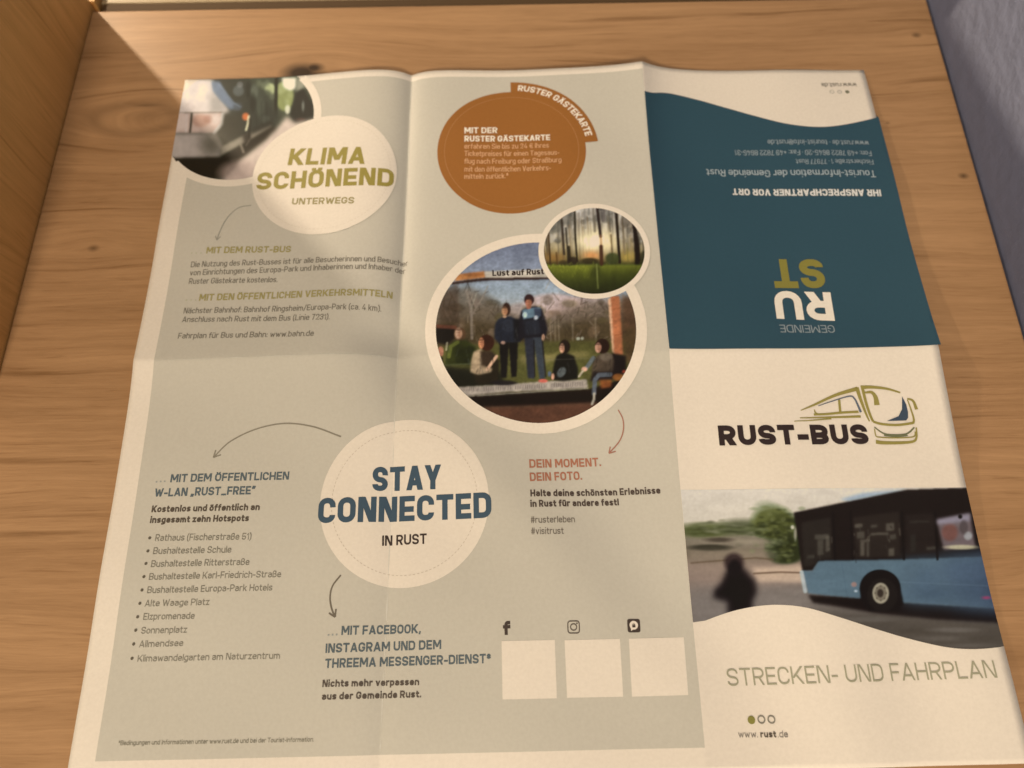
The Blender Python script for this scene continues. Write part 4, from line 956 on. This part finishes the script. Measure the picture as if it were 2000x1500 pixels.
    c.poly([(1500, 222), (1690, 182), (1722, 372), (1540, 392)], (104, 90, 88), 2.5); c.ell(1575, 290, 46, 50, (112, 66, 54), 7, .7); c.poly([(1500, 215), (1690, 180), (1692, 225), (1505, 245)], (140, 132, 140), 3, .9); c.ell(1635, 200, 12, 12, (20, 16, 14), 2)
    c.ell(1680, 310, 24, 24, (160, 160, 156), 4, .8); c.ell(1640, 375, 90, 13, (186, 176, 140), 3, .9); c.ell(1655, 260, 24, 40, (70, 60, 58), 4, .7)
    c.ell(688, 300, 8, 40, (150, 140, 120), 2, .9); c.ell(672, 262, 10, 12, (200, 190, 165), 1.5, .9)
    # wheel
    c.ell(1175, 612, 118, 108, (18, 12, 11), 1.5); c.poly([(1060, 610), (1292, 610), (1310, 700), (1280, 742), (1110, 742), (1062, 680)], (18, 12, 11), 1.5)
    c.ell(1188, 650, 88, 96, (26, 20, 17), 3); c.ell(1178, 640, 47, 60, (156, 146, 122), 2); c.ell(1178, 640, 34, 44, (112, 102, 84), 2, .9); c.ell(1176, 640, 18, 24, (52, 42, 34), 2)
    for k in range(8):
        a = k * math.pi / 4; c.ell(1178 + 32 * math.cos(a), 640 + 42 * math.sin(a), 4, 5, (60, 50, 40), 1, .7)
    c.ell(1025, 590, 17, 15, (150, 118, 106), 2, .9); c.ell(1035, 628, 10, 7, (190, 200, 200), 1.5, .8); c.ell(1785, 665, 26, 9, (150, 60, 88), 3, .85)
    c.noise(.05, 140, 30); c.noise(.05, 14, 14); c.blur(.8)
    return c
cwave = spline([P(*p) for p in [(1369, 1216), (1422, 1197), (1473, 1185.5), (1524, 1182), (1578, 1188), (1643, 1207), (1711, 1229), (1779, 1249), (1847, 1264.5), (1898, 1269), (1949, 1266), (1981, 1259)]], 6)
cwave[0] = np.array([FX2 + .15, cwave[0][1]])
wx = np.array([p[0] for p in cwave]); wy = np.array([p[1] for p in cwave])
ytop_l, ytop_r = P(1341, 957)[1], P(1898, 953)[1]
nX, nY = 300, 190
Ug, Vg = np.meshgrid(np.linspace(0, 1, nX), np.linspace(0, 1, nY), indexing='ij')
xa = FX2 + .15
Xg = xa + Ug * (159.9 - xa)
yt = ytop_l + (ytop_r - ytop_l) * Ug
yb = np.interp(Xg, wx, wy)
Yg = yb + (yt - yb) * Vg
Xg = xa + Ug * (edge_right(Yg) - .03 - xa)
photo("photo_print", paint_cover(), lambda x, y: np.ones(x.shape, bool), Xg, Yg, 1, label="printed cover photo of a passing blue city bus")

# ------------------------------------------------------------------ round badges
OLIVE, BROWN_T, SLATE, DARK, GREYT = (150, 130, 58), (92, 78, 58), (64, 79, 85), (62, 48, 40), (122, 110, 90)
ck, rk = circle_fit(490.6, 777, 229.5, 455)
b1 = decal("round_badge", disc(ck, rk), 4, PAPER, label="white round badge with olive lettering")
decal("dotted_ring", dashes(ck, rk * .915, .2), 5, (212, 190, 158), b1, True)
text("heading", "KLIMA", (561, 323), (711, 321), 32, OLIVE, .215, 5, b1)
text("heading", "SCHÖNEND", (499, 371), (767.5, 367), 33.5, OLIVE, .215, 5, b1)
text("subheading", "UNTERWEGS", (569, 400), (690.5, 398), 12.5, (150, 132, 80), .2, 5, b1)

cst, rst = circle_fit(623, 957, 822, 1146)
b2 = decal("round_badge", disc(cst, rst), 2, PAPER, label="white round badge with slate blue lettering")
decal("dotted_ring", dashes(cst, rst * .862, .2), 3, (196, 174, 144), b2, True)
text("heading", "STAY", (727, 959), (861, 955), 47, SLATE, .215, 4, b2)
text("heading", "CONNECTED", (620.5, 1022), (960, 1011), 49, SLATE, .215, 4, b2)
text("subheading", "IN RUST", (746.5, 1066), (833.5, 1062), 20, DARK, .17, 4, b2)

co_, ro = circle_fit(850, 1147, 182.5, 415)
OCH = (150, 92, 38)
b3 = decal("round_badge", disc(co_, ro), 2, OCH, label="ochre round badge with a curved tab")
decal("thin_ring", ringp(co_, ro * .9, ro * .9 + .18, 110), 3, (178, 122, 72), b3, True)
def ang(p): d = P(*p) - co_; return math.atan2(d[1], d[0])
ro_out = np.mean([np.linalg.norm(P(*p) - co_) for p in [(1000, 163), (1047, 166), (1102, 191), (1144, 224), (1168, 262)]])
a_s, a_e = ang((996, 170)), ang((1161, 277))
print("badge", ro, ro_out)
decal("badge_tab", ringp(co_, ro - .5, ro_out, 60, a_s, a_e), 3, OCH, b3)
arc_text("tab_lettering", "RUSTER GÄSTEKARTE", co_, ro + (ro_out - ro) * .12, (ro_out - ro) * .58, ang((1010, 178)), ang((1152, 265)), (236, 212, 182), .2, 4, b3)
WH = (240, 222, 196)
text("badge_heading", "MIT DER", (906, 261), (970.5, 260.5), 11.5, WH, .2, 4, b3)
text("badge_heading", "RUSTER GÄSTEKARTE", (906, 277), (1073.6, 274.5), 11.5, WH, .2, 4, b3)
for s_, x1, y0, y1 in (("erfahren Sie bis zu 24 € Ihres", 1071, 291, 289), ("Ticketpreises für einen Tagesaus-", 1091.5, 305, 303), ("flug nach Freiburg oder Straßburg", 1095.6, 320, 317.5), ("mit den öffentlichen Verkehrs-", 1075, 335.5, 333), ("mitteln zurück.*", 992, 350, 348.5)):
    text("text_line", s_, (906, y0), (x1, y1), 10, (214, 158, 108), .125, 4, b3)

# ------------------------------------------------------------------ arrows
def arrow(pts, w, color, head, label):
    p = [P(*q) for q in pts]
    polys = stroke(p, w)
    e = p[-1]; sp_ = spline(p); d = sp_[-1] - sp_[-4]; d = d / np.linalg.norm(d)
    for s_ in (-1, 1):
        a = math.radians(150 * s_); v = np.array([d[0] * math.cos(a) - d[1] * math.sin(a), d[0] * math.sin(a) + d[1] * math.cos(a)])
        polys += stroke([e, e + v * head], w, smooth=False)
    decal("arrow", polys, 3, color, label=label)
arrow([(490, 401), (465, 406), (443, 426), (429, 452), (423, 469)], .42, (150, 140, 118), 2.2, "faint grey curved arrow under the corner photo")
arrow([(666, 853), (610, 833), (555, 827), (500, 838), (450, 862), (417, 893)], .5, (138, 124, 100), 2.8, "long grey curved arrow left of the slate lettering")
arrow([(666, 1123), (650, 1144), (645, 1166), (648, 1188), (655, 1205)], .55, (112, 98, 78), 2.6, "short grey arrow pointing down")
arrow([(1207, 801), (1216, 819), (1217, 841), (1209, 863), (1189, 886)], .45, (160, 104, 80), 2.6, "thin brown curved arrow under the park photo")

# ------------------------------------------------------------------ running text, left column
OL2 = (158, 140, 84)
def line(name, *a, **k):
    return text(name, *a, **k)
line("section_heading", "MIT DEM RUST-BUS", (402, 495), (567, 492.5), 12.5, OL2, .185)
line("text_line", "Die Nutzung des Rust-Busses ist für alle Besucherinnen und Besucher", (372, 522), (796, 519), 11, GREYT, .125)
line("text_line", "von Einrichtungen des Europa-Park und Inhaberinnen und Inhaber der", (370, 538), (791, 534.5), 11, GREYT, .125)
line("text_line", "Ruster Gästekarte kostenlos.", (368, 554.5), (541, 551), 11, GREYT, .125)
line("section_heading", "MIT DEN ÖFFENTLICHEN VERKEHRSMITTELN", (388, 587.5), (766, 584), 13, OL2, .185)
line("text_line", "Nächster Bahnhof: Bahnhof Ringsheim/Europa-Park (ca. 4 km).", (358, 612), (744, 609), 11, GREYT, .125)
line("text_line", "Anschluss nach Rust mit dem Bus (Linie 7231).", (355, 629), (643, 624), 11, GREYT, .125)
line("text_line", "Fahrplan für Bus und Bahn: www.bahn.de", (347, 661), (612, 656), 11, GREYT, .125)
for pts_, cc in (([(374, 494), (383, 494), (392, 494)], (178, 168, 130)), ([(364, 586), (373, 586), (382, 586)], (178, 168, 130)), ([(306, 940.5), (314, 940), (322, 939.5)], (150, 146, 130)), ([(642, 1240), (650, 1239.5), (658, 1239)], (150, 146, 130))):
    decal("ellipsis", [q for p in pts_ for q in disc(P(*p), .30, 10)], 3, cc, coarse=True)

SL2 = (88, 94, 90)
line("section_heading", "MIT DEM ÖFFENTLICHEN", (332.6, 941.6), (564, 936.5), 15.5, SL2, .185)
line("section_heading", "W-LAN „RUST_FREE“", (301.6, 969.6), (498, 965), 16, SL2, .185)
line("bold_line", "Kostenlos und öffentlich an", (296, 1000), (507, 996), 13, (88, 74, 58), .21)
line("bold_line", "insgesamt zehn Hotspots", (293, 1021), (486, 1017.5), 13, (88, 74, 58), .21)
items = [("Rathaus (Fischerstraße 51)", (293, 1050), (303, 1056), (490.6, 1053.6)), ("Bushaltestelle Schule", (289.5, 1075.4), (299, 1081.6), (451.6, 1079)),
         ("Bushaltestelle Ritterstraße", (285.6, 1100), (295, 1107), (487, 1103)), ("Bushaltestelle Karl-Friedrich-Straße", (281.7, 1125.6), (291, 1132), (549, 1127)),
         ("Bushaltestelle Europa-Park Hotels", (278, 1151.6), (287.6, 1158), (532, 1153)), ("Alte Waage Platz", (274, 1177.6), (283, 1184), (409, 1181)),
         ("Elzpromenade", (269.6, 1204), (280, 1210), (380, 1208)), ("Sonnenplatz", (266, 1230), (276, 1237), (365.4, 1235)), ("Allmendsee", (262, 1257), (272, 1263.6), (358, 1261)),
         ("Klimawandelgarten am Naturzentrum", (258.7, 1285), (269, 1291.6), (547, 1286))]
for s_, bp_, p0, p1 in items:
    li = line("list_line", s_, p0, p1, 13, (130, 118, 96), .125)
    decal("bullet", disc(P(*bp_), .52, 14), 3, (96, 84, 66), li, True)
line("footnote", "*Bedingungen und Informationen unter www.rust.de und bei der Tourist-Information.", (232, 1454.6), (613.6, 1448), 9, (130, 118, 94), .125)

# middle column
RU = (168, 106, 76)
line("section_heading", "DEIN MOMENT.", (1034, 914), (1174, 911), 16.5, RU, .185)
line("section_heading", "DEIN FOTO.", (1035, 940), (1137, 937.5), 16.5, RU, .185)
line("bold_line", "Halte deine schönsten Erlebnisse", (1036, 970), (1290, 964.6), 13.5, (82, 66, 54), .21)
line("bold_line", "in Rust für andere fest!", (1036, 990.6), (1209, 987.5), 13.5, (82, 66, 54), .21)
line("text_line", "#rusterleben", (1037, 1022), (1123, 1020.5), 13, (116, 102, 84), .125)
line("text_line", "#visitrust", (1037.7, 1044), (1101, 1043), 13, (116, 102, 84), .125)
line("section_heading", "MIT FACEBOOK,", (667, 1240), (822, 1236.5), 17.5, SL2, .185)
line("section_heading", "INSTAGRAM UND DEM", (636, 1275), (862, 1267.7), 18, SL2, .185)
line("section_heading", "THREEMA MESSENGER-DIENST*", (635, 1304.6), (959, 1295), 18, SL2, .185)
line("bold_line", "Nichts mehr verpassen", (630, 1341.5), (819, 1338), 14, (88, 74, 60), .21)
line("bold_line", "aus der Gemeinde Rust.", (629, 1366.5), (823, 1362), 14, (88, 74, 60), .21)

# icons
ICN = (70, 56, 46)
line("icon", "f", (983, 1240.5), (997.5, 1240), 27, ICN, .24, label="small dark letter f icon")
def rrect(c, hw, hh, r, n=6):
    out = []
    for sx, sy, a0 in ((1, 1, 0), (-1, 1, 90), (-1, -1, 180), (1, -1, 270)):
        for i in range(n + 1):
            a = math.radians(a0 + 90 * i / n); out.append(np.array([c[0] + sx * (hw - r) + r * math.cos(a), c[1] + sy * (hh - r) + r * math.sin(a)]))
    return out
def rr_ring(c, h, r, w):
    o, i = rrect(c, h, h, r), rrect(c, h - w, h - w, max(r - w, .1)); n = len(o)
    return [[o[k], o[(k + 1) % n], i[(k + 1) % n], i[k]] for k in range(n)]
ci = P(1120.5, 1225); hi_ = (P(1133, 1225)[0] - P(1108.5, 1225)[0]) / 2
decal("icon", rr_ring(ci, hi_, hi_ * .5, .38) + ringp(ci, hi_ * .40, hi_ * .40 + .36, 28) + disc(ci + np.array([hi_ * .55, hi_ * .55]), .26, 10), 3, (96, 82, 68), coarse=True, label="outlined camera icon")
ct_ = P(1238, 1222.5); ht_ = (P(1250.5, 1222)[0] - P(1225.5, 1222)[0]) / 2
t3 = decal("icon", [rrect(ct_, ht_, ht_, ht_ * .35)], 3, ICN, coarse=True, label="dark square icon with a speech bubble and lock")
decal("icon_bubble", disc(ct_ + np.array([0, .15]), ht_ * .66, 26) + [[ct_ + np.array([-ht_ * .5, -ht_ * .2]), ct_ + np.array([-ht_ * .45, -ht_ * .8]), ct_ + np.array([0, -ht_ * .45])]], 4, PAPER, t3, True)
decal("icon_lock", [[ct_ + np.array(q) for q in ((-.5, -.55), (.5, -.55), (.5, .2), (-.5, .2))]] + ringp(ct_ + np.array([0, .2]), .22, .46, 12, 0, math.pi), 5, ICN, t3, True)
# blank white code fields
for q in ([(980, 1252), (1084, 1250), (1088, 1364), (982, 1366)], [(1103, 1250.5), (1211, 1248), (1217.6, 1361), (1108, 1363)], [(1228.6, 1247.6), (1335.6, 1245), (1344.7, 1358), (1234.8, 1361)]):
    decal("white_field", [[P(*p) for p in q]], 2, PAPER, label="plain white square printed below a small icon")

# ------------------------------------------------------------------ teal panel (read from the other side)
def up(name, s_, p0, p1, h, c, bold=0., level=3, parent=None, label=None): return text(name, s_, p0, p1, h, c, bold, level, parent, label=label)
up("bold_line", "IHR ANSPRECHPARTNER VOR ORT", (1718.5, 371.5), (1429, 369), 13, (214, 200, 178), .21, parent=teal)
LT = (160, 162, 152)
up("text_line", "Tourist-Information der Gemeinde Rust", (1708, 334), (1378, 331), 13.5, LT, .125, parent=teal)
up("text_line", "Fischerstraße 1 · 77977 Rust", (1704, 313), (1553, 312), 9.5, (140, 144, 136), .125, parent=teal)
up("text_line", "Fon: +49 7822 8645-20 · Fax: +49 7822 8645-31", (1700, 296), (1434, 294), 10, (140, 144, 136), .125, parent=teal)
up("text_line", "www.rust.de · tourist-info@rust.de", (1695, 276.5), (1497.5, 274), 10, (140, 144, 136), .125, parent=teal)
up("logo_lettering", "ST", (1604, 507), (1504.5, 507), 57, (132, 118, 50), .235, parent=teal, label="olive upside-down letters of the town logo")
up("logo_lettering", "RU", (1621, 572), (1509, 568), 56, (232, 210, 184), .235, parent=teal, label="white upside-down letters of the town logo")
up("logo_line", "GEMEINDE", (1627.5, 636), (1521, 635), 15, (138, 140, 132), .12, parent=teal)
decal("printed_dot", disc(P(1653.7, 180.5), .95, 18), 3, (120, 112, 84), coarse=True)
for x in (1638.6, 1623.6): decal("printed_circle", ringp(P(x, 180.5), .72, 1.0, 20), 3, (160, 150, 128), coarse=True)
up("web_address", "www.rust.de", (1671, 163), (1602, 163), 8.5, (124, 112, 94), .13)

# ------------------------------------------------------------------ cover
line("cover_heading", "RUST-BUS", (1405, 871), (1698, 868.5), 39, (50, 36, 32), .27, label="heavy dark brown cover lettering")
def LP(x, y): return P(1340 + .27 * x, 720 + .27 * y)
OLV, BLU, DGR = (146, 128, 62), (84, 96, 108), (110, 106, 70)
K = .27 * .215   # logo unit -> mm, roughly
parts = []
parts += stroke([LP(828, 306), LP(920, 268), LP(1080, 196), LP(1240, 148)], .3, 1.5)
parts += stroke([LP(1232, 140), LP(1262, 230), LP(1300, 330), LP(1325, 385)], 1.5, .5)
parts += stroke([LP(1105, 225), LP(1114, 322)], .9, .9, smooth=False)
parts += stroke([LP(922, 336), LP(1020, 332), LP(1130, 322), LP(1246, 316)], .8, .9)
parts += stroke([LP(926, 300), LP(934, 322), LP(950, 334)], .4, .8)
parts += stroke([LP(822, 360), LP(1000, 357), LP(1262, 350)], .35, .9)
parts += stroke([LP(780, 384), LP(900, 378), LP(1050, 366)], .25, .5)
parts += stroke([LP(1262, 140), LP(1340, 138), LP(1450, 150), LP(1548, 178)], 1.5, .6)
parts += stroke([LP(1272, 136), LP(1300, 250), LP(1330, 340), LP(1352, 388)], 1.1, .9)
parts += stroke([LP(1352, 388), LP(1420, 406), LP(1530, 412), LP(1640, 398)], .9, .9)
parts += stroke([LP(1640, 402), LP(1646, 370), LP(1622, 290), LP(1600, 230)], .9, .4)
parts += stroke([LP(1292, 178), LP(1340, 176), LP(1368, 210), LP(1380, 268)], .7, 2.0)
parts += stroke([LP(1598, 222), LP(1640, 238), LP(1666, 300)], .6, 1.2)
parts += stroke([LP(1372, 533), LP(1420, 540), LP(1540, 541), LP(1640, 532), LP(1666, 500), LP(1664, 430)], 1.5, .5)
parts += stroke([LP(1362, 440), LP(1372, 490), LP(1400, 500), LP(1500, 505), LP(1640, 498), LP(1658, 460)], .45, .45)
lg_ = decal("bus_emblem", parts, 3, OLV, label="olive line drawing of a coach beside the cover lettering")
decal("emblem_accent", [[LP(1560, 205), LP(1590, 262), LP(1604, 320), LP(1604, 362), LP(1590, 380), LP(1560, 300)],
                        [LP(1560, 300), LP(1590, 380), LP(1535, 350)], [LP(1535, 350), LP(1590, 380), LP(1450, 384)]], 4, (60, 70, 78), lg_)
decal("emblem_accent", stroke([LP(955, 274), LP(1060, 238), LP(1180, 204), LP(1216, 222), LP(1240, 268), LP(1262, 320)], .25, .9), 4, (96, 98, 100), lg_)
decal("emblem_accent", stroke([LP(1360, 428), LP(1430, 474), LP(1520, 484), LP(1600, 474), LP(1650, 430)], .5, .5) + stroke([LP(1430, 484), LP(1520, 492), LP(1600, 484)], .9, .9), 4, DGR, lg_)
line("cover_subheading", "STRECKEN- UND FAHRPLAN", (1422.5, 1340.7), (1949, 1325), 34, (158, 146, 112), .105, label="thin olive grey capitals low on the cover")
decal("printed_dot", disc(P(1468, 1407), 1.22, 24), 3, (134, 122, 56), coarse=True, label="filled olive dot")
for x in (1487.5, 1507): decal("printed_circle", ringp(P(x, 1406), .85, 1.28, 26), 3, (130, 118, 96), coarse=True)
line("web_address", "www.", (1443, 1441), (1481, 1441), 13, (130, 116, 98), .13)
line("web_address", "rust", (1486, 1441), (1517, 1441), 13, (90, 76, 60), .22)
line("web_address", ".de", (1520, 1441), (1540, 1441), 13, (130, 116, 98), .13)

# children of parts were parented before their transforms were known: keep everything in the sheet's frame
for o in list(bpy.data.objects):
    if o.parent is not None and o.parent.parent is leaflet:
        o.matrix_parent_inverse = Matrix.Identity(4)
